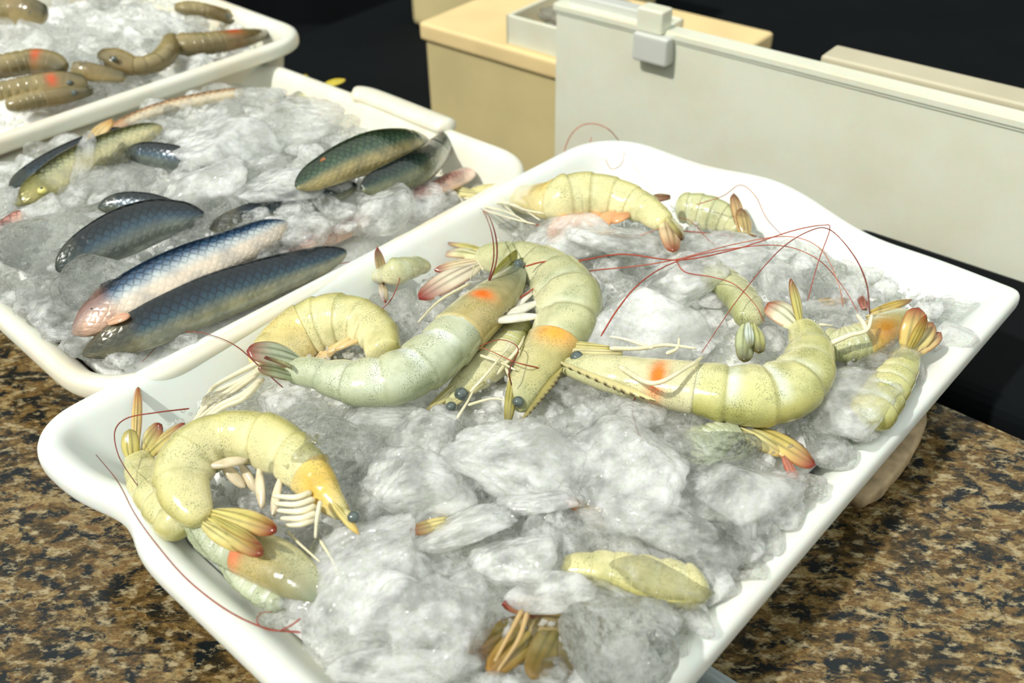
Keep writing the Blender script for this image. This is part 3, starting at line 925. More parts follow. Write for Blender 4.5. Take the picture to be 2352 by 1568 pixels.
# --- right, long yellow-green with an orange stripe
sp3 = [(1285, 838, 20), (1345, 846, 34), (1430, 862, 46), (1515, 877, 54), (1600, 890, 62), (1672, 900, 69), (1740, 905, 73), (1800, 893, 74), (1842, 860, 68), (1858, 815, 55), (1852, 775, 42), (1836, 745, 28)]
S(front, sp3, -1, 4.0, 'lime', 'long yellow-green shrimp on the right with a bright orange stripe and pale bands', dz=0.008, roll=0.45,
  spot=(0.74, 0.46, 0.055, 0.36, (255, 124, 16), 1.3), rostrum=(1505, 920, 1222, 806, 24, (206, 196, 140), (60, 44, 20)), eyes=[(1325, 820, 16), (1381, 842, 9)],
  fans=[(1830, 752, 1760, 700, 62, (222, 220, 190), (150, 66, 36), .012), (1862, 765, 1908, 838, 26, (214, 206, 150), (120, 56, 40)), (1838, 745, 1815, 640, 22, (190, 182, 110), (120, 60, 40), .03)],
  leaves=[(1400, 800, 1210, 788, 26, (196, 186, 120), (160, 140, 80)), (1430, 812, 1250, 806, 20, (216, 206, 156), (190, 170, 110))],
  legs=[(7, (1420, 840, .02), (1500, 880, .03), (1580, 842, .03), (1615, 818, .025)), (6, (1400, 800), (1470, 800), (1530, 792), (1600, 800)), (5, (1530, 812), (1555, 800), (1560, 775)), (5, (1500, 800), (1440, 780), (1400, 772))],
  antennae=[(1.8, DRED, DRED, (1462, 905, .012), (1453, 935, .012), (1463, 985, .015), (1480, 1035, .015), (1505, 1085, .012)),
            (2.0, DRED, RED, (1998, 722, .02), (1990, 650, .035), (1960, 585, .045), (1907, 528, .055), (1860, 530, .055), (1790, 575, .045), (1700, 680, .03), (1610, 812, .02))])
# --- top
sp4 = [(1070, 446, 18), (1130, 452, 28), (1195, 458, 38), (1265, 460, 46), (1340, 452, 46), (1405, 456, 44), (1455, 470, 39), (1497, 492, 33), (1530, 517, 24)]
S(front, sp4, +1, 3.2, 'yellow', 'straw-yellow shrimp stretched along the top of the tray, tail drooping to the right', dz=0.018, roll=0.25,
  leaves=[(1100, 448, 1005, 440, 34, (206, 196, 140), (180, 160, 90))], eyes=[(1083, 472, 9)],
  fans=[(1528, 512, 1546, 580, 40, (222, 198, 160), (130, 60, 30)), (1540, 505, 1566, 552, 24, (170, 150, 90), (96, 56, 30)), (1490, 462, 1538, 452, 24, (150, 110, 80), (96, 44, 36)), (1532, 500, 1568, 548, 20, (190, 180, 120), (90, 60, 30), .014)],
  legs=[(3, (1035, 435), (1060, 458), (1062, 480)), (3, (1065, 455), (1130, 458), (1130, 475)), (3, (1075, 458), (1150, 470), (1190, 500)), (3, (1090, 470), (1160, 485), (1215, 512)), (3, (1110, 462), (1180, 470), (1240, 505)), (3, (1130, 460), (1135, 480), (1150, 460)), (3, (1100, 478), (1170, 500), (1230, 515)), (3, (1140, 455), (1200, 480), (1250, 490))],
  swim=(222, 160, 110),
  antennae=[(1.6, PINK, PINK, (1300, 400, .03), (1296, 350, .05), (1315, 305, .07), (1350, 284, .08), (1395, 295, .08), (1428, 335, .06), (1430, 372, .05), (1405, 388, .04), (1390, 365, .05)),
            (1.2, PINK, PINK, (1335, 400, .03), (1350, 360, .05), (1358, 315, .05), (1340, 400, .03)),
            (1.4, DRED, PINK, (1080, 474, .03), (1108, 482, .035), (1128, 530, .03), (1136, 590, .02)),
            (1.6, RED, PINK, (1200, 510, .01), (1260, 520, .012), (1330, 525, .01), (1440, 545, .012), (1500, 530, .02), (1530, 520, .02))])
# --- bottom left, curled round
sp5 = [(796, 1186, 16), (758, 1150, 32), (722, 1105, 46), (672, 1052, 60), (610, 1016, 64), (545, 1006, 60), (480, 1022, 64), (430, 1068, 68), (424, 1122, 62), (446, 1165, 46), (474, 1192, 32)]
S(front, sp5, -1, 2.3, 'yellow', 'yellow shrimp curled into a ring at the lower left, brown-tipped tail folded in', dz=0.014, roll=0.5,
  spot=(0.6, 0.5, 0.35, 0.5, (232, 186, 70), 0.8), eyes=[(812, 1187, 15)],
  fans=[(492, 1178, 636, 1222, 50, (216, 200, 122), (130, 48, 24), .016), (482, 1196, 604, 1276, 44, (206, 192, 118), (130, 56, 30), .012), (470, 1205, 556, 1262, 38, (214, 202, 134), (190, 166, 90), .008), (488, 1188, 600, 1252, 20, (180, 168, 90), (120, 56, 30), .02)],
  leaves=[(760, 1150, 825, 1228, 22, (216, 200, 130), (200, 170, 90))], rostrum=(728, 1085, 800, 1165, 20, (206, 180, 90), (150, 70, 40)),
  legs=[(9, (715, 1130, .01), (680, 1142, .012), (625, 1138, .01)), (9, (722, 1146, .01), (682, 1158, .013), (630, 1156, .01)), (9, (726, 1162, .01), (690, 1174, .013), (636, 1172, .01)), (9, (728, 1178, .01), (690, 1190, .012), (644, 1190, .008)), (8, (724, 1192, .008), (690, 1204, .01), (655, 1206, .006)), (6, (736, 1150, .014), (728, 1190, .014), (724, 1236, .006))],
  swim=(222, 206, 176),
  antennae=[(2.6, RED, DRED, (692, 1452, .012), (610, 1442, .015), (520, 1400, .02), (430, 1330, .03), (360, 1250, .04), (310, 1180, .045), (270, 1105, .045), (220, 1043, .04))])
S(front, [(480, 1245, 40), (430, 1205, 56), (385, 1160, 56), (345, 1112, 48), (324, 1070, 38), (316, 1048, 30)], +1, 1.0, 'yellow', 'yellow shrimp pressed against the left wall, its tail fan standing up in four blades', dz=0.0, roll=0.3, headless=True,
  fans=[(312, 1045, 318, 884, 22, (206, 180, 120), (160, 80, 50), .035), (330, 1046, 372, 974, 44, (200, 186, 120), (120, 50, 36), .02), (340, 1050, 428, 976, 40, (206, 190, 120), (130, 48, 36), .022), (305, 1060, 298, 985, 36, (196, 184, 110), (150, 140, 80), .02)],
  antennae=[(2.2, RED, DRED, (435, 938, .02), (360, 947, .03), (292, 960, .035), (264, 990, .035), (272, 1045, .03), (305, 1100, .02), (336, 1138, .012))])
S(front, [(775, 1408, 10), (742, 1380, 26), (700, 1338, 46), (636, 1296, 56), (572, 1268, 54), (520, 1250, 48), (478, 1225, 42), (450, 1195, 30)], +1, 4.3, 'green', 'pale green shrimp head and shell lying under the ringed yellow shrimp', dz=0.002, roll=0.5,
  spot=(0.95, 0.3, 0.08, 0.3, (232, 120, 80), 0.85), rostrum=(690, 1300, 760, 1345, 20, (170, 170, 110), (130, 110, 60)), leaves=[(700, 1330, 765, 1350, 22, (200, 196, 140), (160, 150, 80)), (705, 1300, 748, 1240, 20, (196, 200, 160), (170, 160, 100))],
  legs=[(4, (735, 1240), (765, 1290), (780, 1330)), (4, (660, 1220), (690, 1250), (735, 1290)), (4, (600, 1230), (660, 1260), (720, 1300))])
S(front, [(700, 1410, 20), (650, 1385, 30), (600, 1355, 34), (555, 1318, 34), (520, 1280, 26)], +1, 1.0, 'green', 'dark green banded shrimp tail squeezed against the lower left rim', dz=-0.004, headless=True, roll=0.4,
  antennae=[(2.4, RED, RED, (690, 1420, .014), (668, 1436, .016), (640, 1448, .016), (605, 1442, .018), (590, 1425, .022), (600, 1408, .02), (625, 1404, .018))])
# --- behind the green one
S(front, [(585, 850, 30), (630, 812, 50), (692, 768, 62), (760, 742, 64), (825, 742, 56), (868, 770, 48), (880, 815, 40)], +1, 2.2, 'yellow', 'translucent yellow shrimp against the left wall, cream leg bundle hanging at its lower end', dz=0.0, roll=0.4,
  spot=(0.9, 0.1, 0.4, 0.5, (216, 206, 150), 0.7), swim=(214, 184, 130),
  legs=[(9, (600, 850), (540, 890), (480, 930), (440, 975)), (8, (610, 840), (560, 870), (500, 900), (455, 950)), (9, (605, 870), (560, 905), (500, 935), (450, 985)), (7, (600, 830), (540, 860), (490, 890), (462, 935)), (8, (596, 880), (560, 915), (515, 935), (470, 965)), (5, (682, 752), (630, 800), (585, 835), (560, 850)), (6, (590, 862), (530, 905), (470, 950), (432, 990))])
S(front, [(1000, 604, 18, -.012), (955, 612, 26, -.004), (905, 625, 30), (870, 632, 24), (848, 634, 16)], -1, 0.6, 'sage', 'small shrimp tail end by the left wall with two upright spines', dz=0.018, headless=True, roll=0.4,
  fans=[(880, 648, 866, 570, 20, (214, 190, 160), (150, 60, 50), .035), (876, 650, 886, 696, 18, (200, 170, 140), (110, 44, 40), .012), (870, 640, 836, 622, 28, (180, 176, 110), (90, 90, 50), .008)],
  antennae=[(1.8, RED, RED, (905, 610, .02), (918, 635, .02), (900, 685, .02), (868, 722, .015), (870, 755, .012), (885, 780, .01)),
            (1.3, PINK, RED, (752, 612, .03), (800, 602, .03), (850, 600, .03), (890, 612, .02), (930, 645, .012))])
# --- right end
S(front, [(1955, 1010, 40), (2000, 950, 52), (2040, 890, 48), (2070, 845, 38), (2085, 815, 28)], -1, 0.8, 'lime', 'pale shrimp jammed along the right rim with its tail fan raised at the far end', dz=0.004, headless=True, roll=0.4,
  fans=[(2082, 812, 2108, 706, 52, (206, 184, 112), (140, 56, 30), .03), (2092, 812, 2142, 742, 40, (206, 190, 124), (130, 70, 40), .022), (2100, 815, 2160, 766, 32, (200, 176, 120), (140, 60, 40), .014), (2086, 806, 2128, 722, 20, (190, 170, 90), (130, 60, 30), .034)])
S(front, [(2085, 722, 24), (2050, 745, 36), (1995, 778, 44), (1935, 790, 42), (1890, 778, 32)], +1, 2.4, 'sage', 'amber and grey shrimp head in the right corner with a bent white feeler base', dz=-0.002, roll=0.3,
  spot=(0.75, 0.4, 0.25, 0.4, (196, 130, 34), 0.9), eyes=[(2007, 742, 12)],
  leaves=[(2000, 718, 2094, 690, 22, (190, 164, 84), (120, 70, 44)), (1990, 730, 2080, 712, 24, (214, 196, 140), (190, 170, 110)), (1858, 700, 1952, 690, 26, (196, 176, 140), (110, 50, 48)), (1985, 712, 1978, 680, 26, (160, 100, 90), (126, 62, 58))],
  legs=[(7, (1900, 792, .02), (1950, 770, .028), (1990, 758, .03), (2003, 722, .035)), (7, (1990, 758, .03), (1980, 738, .032), (1968, 722, .033)), (4, (1880, 745), (1915, 748))])
S(front, [(1590, 605, 22), (1640, 628, 34), (1690, 668, 40), (1718, 712, 40), (1720, 742, 30)], -1, 0.7, 'sage', 'green shrimp tail rising between ice lumps left of the yellow-green shrimp\'s tail', dz=0.004, headless=True, roll=0.4,
  fans=[(1712, 748, 1708, 832, 40, (196, 204, 160), (90, 84, 50), .006), (1730, 748, 1742, 812, 34, (190, 192, 130), (90, 80, 40), .006), (1718, 745, 1722, 800, 20, (214, 226, 214), (120, 120, 80), .01)],
  antennae=[(1.8, RED, RED, (1552, 598, .03), (1575, 625, .025), (1640, 637, .025), (1690, 655, .025), (1735, 700, .02), (1755, 740, .012))])
S(front, [(1560, 1040, 40), (1610, 1025, 50), (1655, 1005, 44), (1690, 992, 34)], -1, 0.4, 'green', 'shrimp buried under the long yellow-green one, red-tipped tail blades toward the rim', dz=-0.006, headless=True, roll=0.4,
  fans=[(1720, 985, 1872, 1072, 54, (206, 186, 112), (140, 44, 38), .006), (1695, 985, 1800, 1045, 44, (214, 204, 146), (180, 150, 80), .004), (1800, 1050, 1832, 1118, 22, (180, 110, 90), (130, 44, 40), .004)])
S(front, [(1655, 1345, 34), (1585, 1345, 56), (1490, 1325, 54), (1405, 1308, 48), (1335, 1302, 38), (1288, 1304, 26)], +1, 0.6, 'yellow', 'yellow-green shrimp shell half buried in ice near the lower right rim', dz=-0.004, headless=True, roll=0.6)
S(front, [(1350, 1520, 40), (1290, 1490, 66), (1215, 1485, 72), (1140, 1500, 64), (1085, 1515, 44)], +1, 2.0, 'brown', 'dark olive shrimp at the bottom edge with a red-brown tail spike and two pale legs', dz=-0.026, roll=0.4,
  fans=[(1340, 1405, 1152, 1388, 46, (222, 200, 150), (130, 48, 36), .024), (1345, 1420, 1215, 1414, 32, (206, 176, 110), (130, 60, 40), .018), (1240, 1418, 1068, 1512, 60, (150, 130, 66), (150, 96, 40), .022), (1262, 1420, 1120, 1548, 62, (170, 150, 84), (150, 110, 50), .026), (1290, 1425, 1220, 1560, 64, (140, 126, 76), (120, 96, 50), .026), (1320, 1430, 1310, 1552, 64, (120, 112, 78), (96, 84, 60), .022)],
  legs=[(7, (1200, 1400, .03), (1165, 1465, .03), (1128, 1535, .03)), (7, (1212, 1405, .03), (1190, 1470, .03), (1140, 1545, .03))])
S(front, [(1480, 1230, 26), (1440, 1225, 30), (1405, 1215, 22)], +1, 0.4, 'sage', 'buried shrimp showing only a red-ridged tail blade in the central ice', dz=-0.008, headless=True,
  fans=[(1420, 1212, 1300, 1148, 34, (176, 150, 70), (130, 48, 40), .012), (1405, 1215, 1350, 1190, 26, (160, 140, 70), (110, 60, 30), .008)])
S(front, [(1530, 478, 26), (1580, 480, 36), (1635, 492, 38), (1680, 512, 28), (1700, 530, 20)], +1, 0.5, 'sage', 'olive shrimp against the far wall with brown folded tail blades', dz=0.002, headless=True, roll=0.4,
  fans=[(1705, 540, 1684, 446, 26, (190, 160, 110), (110, 60, 40), .03), (1715, 545, 1700, 480, 30, (180, 156, 100), (120, 70, 40), .02), (1700, 540, 1735, 548, 24, (180, 160, 110), (110, 70, 44), .006)],
  antennae=[(1.3, PINK, PINK, (1600, 470, .02), (1660, 450, .04), (1700, 425, .06), (1735, 450, .06), (1760, 500, .05), (1800, 545, .03)),
            (1.5, RED, RED, (1560, 530, .02), (1620, 535, .02), (1680, 545, .02), (1640, 560, .02), (1590, 510, .03), (1560, 500, .03))])
S(front, [(1020, 925, 14), (1062, 885, 30), (1112, 845, 42), (1158, 800, 44), (1190, 745, 36)], -1, 3.0, 'lime', 'pale shrimp head wedged between the grey-green and the sage shrimp, round eye showing', dz=-0.004, roll=0.4,
  eyes=[(1060, 905, 17), (1036, 934, 13)], leaves=[(1090, 850, 975, 952, 26, (206, 196, 140), (170, 156, 96)), (1110, 880, 1010, 950, 20, (206, 200, 150), (170, 150, 90))],
  legs=[(4, (1100, 815, .02), (1145, 830, .024), (1185, 850, .024)), (4, (1080, 900, .02), (1125, 850, .026), (1180, 780, .028)), (5, (1140, 860, .02), (1190, 800, .026), (1205, 770, .02)), (4, (1075, 930), (1130, 915), (1165, 920)), (4, (1050, 960), (1075, 920), (1090, 890)), (4, (1110, 800), (1160, 790), (1200, 810)), (5, (1165, 900), (1170, 870), (1160, 830), (1175, 800)), (4, (1130, 770), (1150, 800), (1150, 840))],
  antennae=[(2.0, DRED, RED, (1175, 885, .02), (1170, 850, .03), (1190, 800, .03), (1150, 780, .03), (1100, 795, .02))])
S(front, [(1110, 1230, 24), (1070, 1215, 28), (1045, 1205, 20)], +1, 0.4, 'sage', 'buried shrimp showing one straw-coloured tail blade beside the smooth white ice lump', dz=-0.006, headless=True,
  fans=[(1060, 1196, 940, 1222, 34, (222, 206, 140), (150, 80, 60), .014)])

# brown shrimp in the tray at top left
bk = [([(150, 162, 14), (120, 145, 24), (70, 140, 28), (10, 150, 28), (-40, 160, 22)], 'dark shrimp at the frame\'s left in the top tray, bright orange gill spot'),
      ([(200, 186, 14), (160, 190, 22), (100, 196, 24), (40, 205, 22), (-20, 215, 18)], 'brown shrimp beside the near rim of the top left tray, orange gill spot'),
      ([(215, 206, 10), (170, 213, 18), (100, 224, 22), (40, 236, 20), (15, 240, 12)], 'small tan shrimp lying lowest against the near rim of the top left tray'),
      ([(235, 125, 16), (262, 135, 24), (310, 150, 22), (360, 140, 24), (385, 115, 24), (390, 90, 18)], 'light brown shrimp bent upward right of the clear round ice in the top left tray'),
      ([(615, 76, 10), (570, 84, 20), (500, 95, 26), (440, 100, 27), (405, 98, 22)], 'olive brown shrimp pointing to the right corner of the top left tray'),
      ([(110, 35, 16), (70, 28, 26), (30, 26, 26), (-10, 30, 24)], 'olive shrimp at the upper left frame corner in the top left tray'),
      ([(560, 48, 10), (520, 36, 16), (470, 24, 18), (430, 18, 16), (405, 16, 10)], 'greenish shrimp near the far rim of the top left tray'),
      ([(290, 178, 10), (240, 172, 16), (200, 165, 18), (170, 158, 14)], 'thin brown shrimp beneath the round clear ice of the top left tray')]
for i, (sp_, lb) in enumerate(bk):
    S(back, [(a[0], a[1], a[2] * 1.15) for a in sp_], -1 if i % 2 else 1, 2.0, 'brown', lb, group='brown shrimp in the top left tray', dz=0.006, roll=0.5,
      spot=(0.8, 0.5, 0.12, 0.3, (216, 84, 38), 0.9) if i in (0, 1, 4) else None, eyes=[(sp_[1][0], sp_[1][1], 7)] if sp_[1][0] > 0 else [])

# ------------------------------------------------------------------ fish
FPAL = {
    'blue': dict(back=(20, 38, 58), up=(60, 92, 124), mid=(190, 200, 204), belly=(224, 208, 190), head=(176, 128, 104)),
    'dark': dict(back=(22, 30, 30), up=(34, 48, 56), mid=(60, 84, 100), belly=(110, 116, 108), head=(60, 64, 50)),
    'navy': dict(back=(18, 28, 32), up=(30, 52, 70), mid=(58, 86, 100), belly=(150, 150, 130), head=(96, 88, 62)),
    'olive': dict(back=(60, 62, 40), up=(100, 100, 56), mid=(170, 170, 130), belly=(206, 196, 150), head=(126, 118, 40)),
    'green': dict(back=(44, 58, 34), up=(60, 84, 58), mid=(84, 104, 84), belly=(176, 160, 110), head=(60, 70, 52)),
    'moss': dict(back=(26, 34, 26), up=(34, 50, 42), mid=(50, 70, 58), belly=(110, 112, 84), head=(60, 60, 44)),
    'pink': dict(back=(170, 110, 96), up=(200, 140, 124), mid=(216, 168, 150), belly=(226, 190, 170), head=(190, 100, 90)),
    'tan': dict(back=(150, 110, 76), up=(190, 150, 110), mid=(210, 186, 150), belly=(222, 206, 178), head=(190, 140, 100)),
}
def fish(spine, side, pal, label, dz=0.0, roll=0.35, eye=None, fins=(), flat=0.55, zf=0.5, ptail=True, headp=(0.13)):
    pal = FPAL[pal]
    W = []
    for it in spine:
        px, py, hw = it[:3]
        p0 = middle.hit(px, py, 0.0); r = hw * mpp(p0)
        p = middle.hit(px, py, r * zf * 0.6 + dz)
        W.append([p[0], p[1], p[2], r])
    n = 90; m = 40
    Sx = catmull(W, n); P, R = Sx[:, :3], Sx[:, 3]
    T = np.gradient(P, axis=0); T /= np.linalg.norm(T, axis=1)[:, None]
    Dref = side * np.cross([0, 0, 1.0], T) * math.cos(roll) + np.array([0, 0, math.sin(roll)])
    T, D, B = frames(P, Dref)
    if np.mean(B[:, 2]) < 0: B = -B
    root = empty('fish', [np.mean(P[:, 0]), np.mean(P[:, 1]), float(np.min(P[:, 2]) - R.max() * flat)], label, 'fish')
    cs = {k: np.array(lin(*v)[:3]) for k, v in pal.items()}
    Ls = np.concatenate([[0], np.cumsum(np.linalg.norm(np.diff(P, axis=0), axis=1))])
    V = []; C = []; U = []
    for i in range(n):
        x = i / (n - 1); f = 1.0
        if x < 0.12: f = math.sqrt(max(0.02, 1 - ((0.12 - x) / 0.12) ** 2.0)) * 0.98 + 0.02
        if x > 0.88: f *= math.sqrt(max(0.04, 1 - ((x - 0.88) / 0.12) ** 2 * 0.95))
        for j in range(m):
            a = 2 * math.pi * j / m; ca, sa = math.cos(a), math.sin(a); vv = (1 - ca) / 2
            r = R[i] * f
            gill = 0.05 * math.exp(-((x - 0.20 - 0.03 * math.sin(a)) / 0.012) ** 2) * (abs(sa) > 0.35)
            off = (D[i] * r * ca + B[i] * r * flat * (1 if sa >= 0 else -1) * abs(sa) ** 0.9) * (1 - gill)
            V.append(P[i] + off)
            tone = [(0, 'back'), (0.16, 'back'), (0.36, 'up'), (0.52, 'mid'), (0.72, 'belly'), (1.0, 'belly')]
            for q in range(len(tone) - 1):
                if tone[q][0] <= vv <= tone[q + 1][0]:
                    t = (vv - tone[q][0]) / (tone[q + 1][0] - tone[q][0])
                    c = cs[tone[q][1]] * (1 - t) + cs[tone[q + 1][1]] * t
            k = max(0, min(1, (0.21 - x) / 0.04)); c = c * (1 - 0.7 * k) + cs['head'] * 0.7 * k
            C.append([c[0], c[1], c[2], (1 - k) * (0.95 - 0.85 * max(0, min(1, (vv - 0.40) / 0.22)))])
            U.append((Ls[i], a * R.max() * 0.8))
    F = grid_faces(n, m); F.append(tuple(range(m))); F.append(tuple((n - 1) * m + j for j in range(m)))
    mesh_obj('body', V, F, M['fish'], root, colors=C, uvs=U)
    if eye:
        ex_, ey_, er = eye
        c0 = plane(ex_, ey_, float(P[10][2]) + R[10] * flat * 0.75); rr = er * mpp(c0)
        nrm = B[10]
        for nm, k, lift, mt in (('eye', 1.0, 0.0, 'eyeball'), ('pupil', 0.55, 0.35, 'pupil')):
            VV = []; K, mm = 12, 18
            for i in range(K):
                th = math.pi * i / (K - 1)
                for j in range(mm):
                    a = 2 * math.pi * j / mm
                    VV.append((c0[0] + nrm[0] * rr * lift + rr * k * math.sin(th) * math.cos(a), c0[1] + nrm[1] * rr * lift + rr * k * math.sin(th) * math.sin(a), c0[2] + rr * lift + rr * k * 0.7 * math.cos(th)))
            eo = mesh_obj(nm, VV, grid_faces(K, mm), M[mt], root)
    for k, (bx, by, tx, ty, w, cb, ct) in enumerate(fins):
        A = middle.hit(bx, by, dz + 0.008); Bp = middle.hit(tx, ty, dz + 0.014)
        leaf('fin', A, Bp, w * mpp(A), M['fin'], root, cb, ct, thick=0.0009, ridge_col=tuple(int(c * .7) for c in cb))
    return root

fish([(165, 765, 26), (205, 738, 44), (275, 695, 56), (360, 650, 62), (440, 612, 60), (520, 578, 52), (600, 540, 40), (660, 512, 26)], +1, 'blue', 'blue-backed silver fish, the brightest one, lying across the near part of the middle tray', dz=0.010, roll=0.35,
     eye=(216, 712, 13), fins=[(250, 742, 300, 725, 30, (216, 170, 140), (200, 150, 120))])
fish([(190, 815, 24), (260, 785, 38), (340, 750, 50), (430, 708, 54), (520, 672, 54), (610, 640, 48), (700, 610, 38), (795, 578, 24)], +1, 'navy', 'dark navy speckled fish along the near rim of the middle tray', dz=0.004, roll=0.95)
fish([(130, 622, 24), (200, 575, 44), (280, 535, 54), (350, 508, 50), (415, 498, 38), (470, 492, 20)], +1, 'dark', 'black-blue fish half under ice above the brightest blue fish', dz=0.008, roll=0.8)
fish([(34, 472, 12), (80, 440, 34), (150, 392, 44), (220, 352, 42), (300, 316, 34), (370, 290, 22)], +1, 'olive', 'olive-headed fish at the left edge with a yellow-ringed eye', dz=0.004, roll=0.3, eye=(97, 437, 11),
     fins=[(200, 340, 258, 276, 40, (226, 196, 140), (206, 150, 90))])
fish([(20, 440, 12), (60, 408, 22), (130, 368, 26), (210, 330, 24), (290, 300, 18)], +1, 'dark', 'thin dark fish behind the olive-headed fish', dz=0.002, roll=0.7)
fish([(985, 322, 14), (945, 325, 32), (880, 342, 46), (810, 365, 44), (745, 395, 36), (680, 430, 24)], -1, 'green', 'green-backed fish arching over the ice at the right of the middle tray', dz=0.016, roll=0.7,
     fins=[(830, 320, 735, 372, 24, (206, 160, 100), (180, 120, 70))])
fish([(1030, 306, 12), (1008, 340, 28), (965, 380, 38), (900, 412, 38), (830, 435, 28)], -1, 'moss', 'dark fish with its snout pointing up near the far right corner of the middle tray', dz=0.014, roll=0.6)
fish([(285, 352, 12), (330, 352, 26), (385, 360, 30), (440, 368, 24), (490, 378, 14)], +1, 'dark', 'short dark fish back showing between ice above the eye', dz=0.004, roll=0.9)
fish([(225, 478, 14), (275, 468, 26), (335, 470, 28), (395, 480, 22), (450, 488, 14)], +1, 'dark', 'blue-black fish back under the pale ice beside the large flat ice lump', dz=0.002, roll=0.8)
fish([(480, 525, 16), (560, 500, 28), (650, 475, 30), (740, 448, 26), (820, 425, 18)], +1, 'navy', 'fish mostly hidden in ice, a grey-blue strip in the tray centre', dz=-0.006, roll=0.9)
fish([(940, 452, 12), (1000, 432, 20), (1050, 410, 24), (1085, 392, 16)], +1, 'pink', 'pink fish belly in the right corner of the middle tray', dz=0.004)
fish([(640, 600, 14), (720, 560, 22), (790, 530, 22), (850, 500, 16)], +1, 'pink', 'pinkish fish flank under ice beside the near rim', dz=-0.004)
fish([(-20, 560, 16), (20, 520, 24), (60, 490, 20)], +1, 'pink', 'reddish fish gill patch at the left frame edge', dz=0.0)
fish([(230, 312, 12), (330, 262, 16), (440, 232, 18), (560, 208, 14)], +1, 'tan', 'tan fish edge along the far left rim of the middle tray', dz=0.006,
     fins=[])
fish([(640, 260, 14), (690, 225, 20), (735, 205, 10)], +1, 'olive', 'fish buried under the far ice with a yellow tail fin sticking up', dz=0.0,
     fins=[(735, 203, 794, 184, 26, (206, 186, 60), (190, 170, 50)), (690, 195, 704, 172, 22, (190, 170, 60), (170, 150, 50))])

# ------------------------------------------------------------------ ice
def ice_proto(seed, flat, mat, rough=0.05, planes=13, p=34, bulge=2.4, bamp=0.30):
    r_ = np.random.default_rng(seed)
    bm = bmesh.new()
    bmesh.ops.create_icosphere(bm, subdivisions=5, radius=1.0)
    nrm = r_.normal(size=(planes, 3)); nrm /= np.linalg.norm(nrm, axis=1)[:, None]
    h = r_.uniform(0.62, 1.0, planes)
    off = Vector(r_.uniform(-50, 50, 3))
    for v in bm.verts:
        d = np.array(v.co); d /= np.linalg.norm(d)
        q = np.maximum(0, nrm @ d) / h
        s = (np.sum(q ** p) + 0.86 ** p) ** (-1 / p)
        c = Vector(d)
        a = noise.fractal(c * 1.6 + off, 1.0, 2.0, 5)
        b = abs(noise.noise(c * 4.0 + off))
        pit = max(0, noise.noise(c * 7.0 - off) - 0.25)
        cel = noise.voronoi(c * bulge + off)[0]; edge = min(0.35, cel[1] - cel[0])
        s *= 1 + 0.04 * a - rough * 0.4 * (0.3 - b) - 0.12 * pit + bamp * 0.6 * (edge - 0.2)
        v.co = Vector((d[0] * s, d[1] * s * 0.95, d[2] * s * flat))
    me = bpy.data.meshes.new('ice_chunk')
    bm.to_mesh(me); bm.free()
    me.materials.append(M[mat])
    me.polygons.foreach_set('use_smooth', [True] * len(me.polygons))
    return me
PROTO = [ice_proto(100 + i, [0.62, 0.75, 0.9, 0.55][i % 4], ['ice', 'ice_milk', 'ice', 'ice_milk', 'ice_clear', 'ice'][i % 6], 0.04 + 0.03 * (i % 3), bulge=[1.6, 2.4, 3.2, 2.0][i % 4], bamp=[0.12, 0.30, 0.2, 0.34, 0.06][i % 5]) for i in range(18)]
PROTO += [ice_proto(300 + i, 0.8, 'ice_pure', 0.03, planes=11, bulge=1.8, bamp=0.12) for i in range(4)]
BYM = {k: [p for p in PROTO if p.materials[0] == M[k]] for k in ('ice', 'ice_milk', 'ice_clear', 'ice_pure')}

def chunk(tray, px, py, rx, ry, label, group=None, kind='ice', rot=0.0, tilt=None, lift=0.35, me=None, thick=0.8):
    me = me or random.choice(BYM[kind])
    o = bpy.data.objects.new('ice_chunk', me)
    p0 = tray.hit(px, py, 0.0); k = mpp(p0)
    p = tray.hit(px, py, min(rx, ry) * k * lift)
    sx, sy = rx * k, ry * k
    depth = np.linalg.norm([p[0] - CAM[0], p[1] - CAM[1]])
    el = math.atan2(CAMZ - p[2], depth)
    sy = sy / max(0.6, math.sin(el) * 0.75 + 0.3)
    sz = min(sx, sy) * thick * random.uniform(0.85, 1.15)
    o.scale = (sx * 1.12, sy * 1.12, sz)
    tx, ty = tilt or (random.uniform(-0.35, 0.35), random.uniform(-0.35, 0.35))
    o.rotation_euler = (tx, ty, rot)
    o.location = Vector([float(c) for c in p])
    COL.objects.link(o)
    return tag(o, label, 'ice', group)

placed = []
def C_(px, py, rx, ry, label, kind='ice', rot=0.0, tray=front, **kw):
    chunk(tray, px, py, rx, ry, label, None, kind, math.radians(rot), **kw)
    placed.append((px, py, max(rx, ry) if tray is front else max(rx, ry)))
C_(745, 1018, 108, 92, 'large clear rounded ice lump just right of the ringed yellow shrimp', 'ice_pure', -30, lift=0.6)
C_(1200, 1045, 145, 96, 'broad milky ice slab in the centre below the sage shrimp\'s head', 'ice_milk', 10)
C_(1455, 1085, 130, 118, 'big milky ice block right of the broad central slab', 'ice_milk', 30)
C_(955, 1110, 120, 100, 'frosty ice block left of the broad central slab', 'ice_milk', 20)
C_(985, 1005, 78, 55, 'flat-topped ice piece under the grey-green shrimp', 'ice', 0)
C_(870, 960, 90, 48, 'hazy ice piece under the belly of the grey-green shrimp', 'ice', 0)
C_(1085, 1212, 108, 50, 'smooth white egg-shaped ice lump in the lower centre', 'ice_milk', 5, thick=0.9, lift=0.8)
C_(1185, 1290, 95, 70, 'cloudy ice block just below the smooth white lump', 'ice_milk', -20)
C_(850, 1290, 165, 85, 'long wet ice slab sloping to the lower left', 'ice', 30)
C_(905, 1395, 140, 98, 'largest ice mass near the bottom, bumpy and white', 'ice_milk', 10)
C_(790, 1420, 95, 95, 'sandy-toned ice block beside the lower left rim', 'ice', 0)
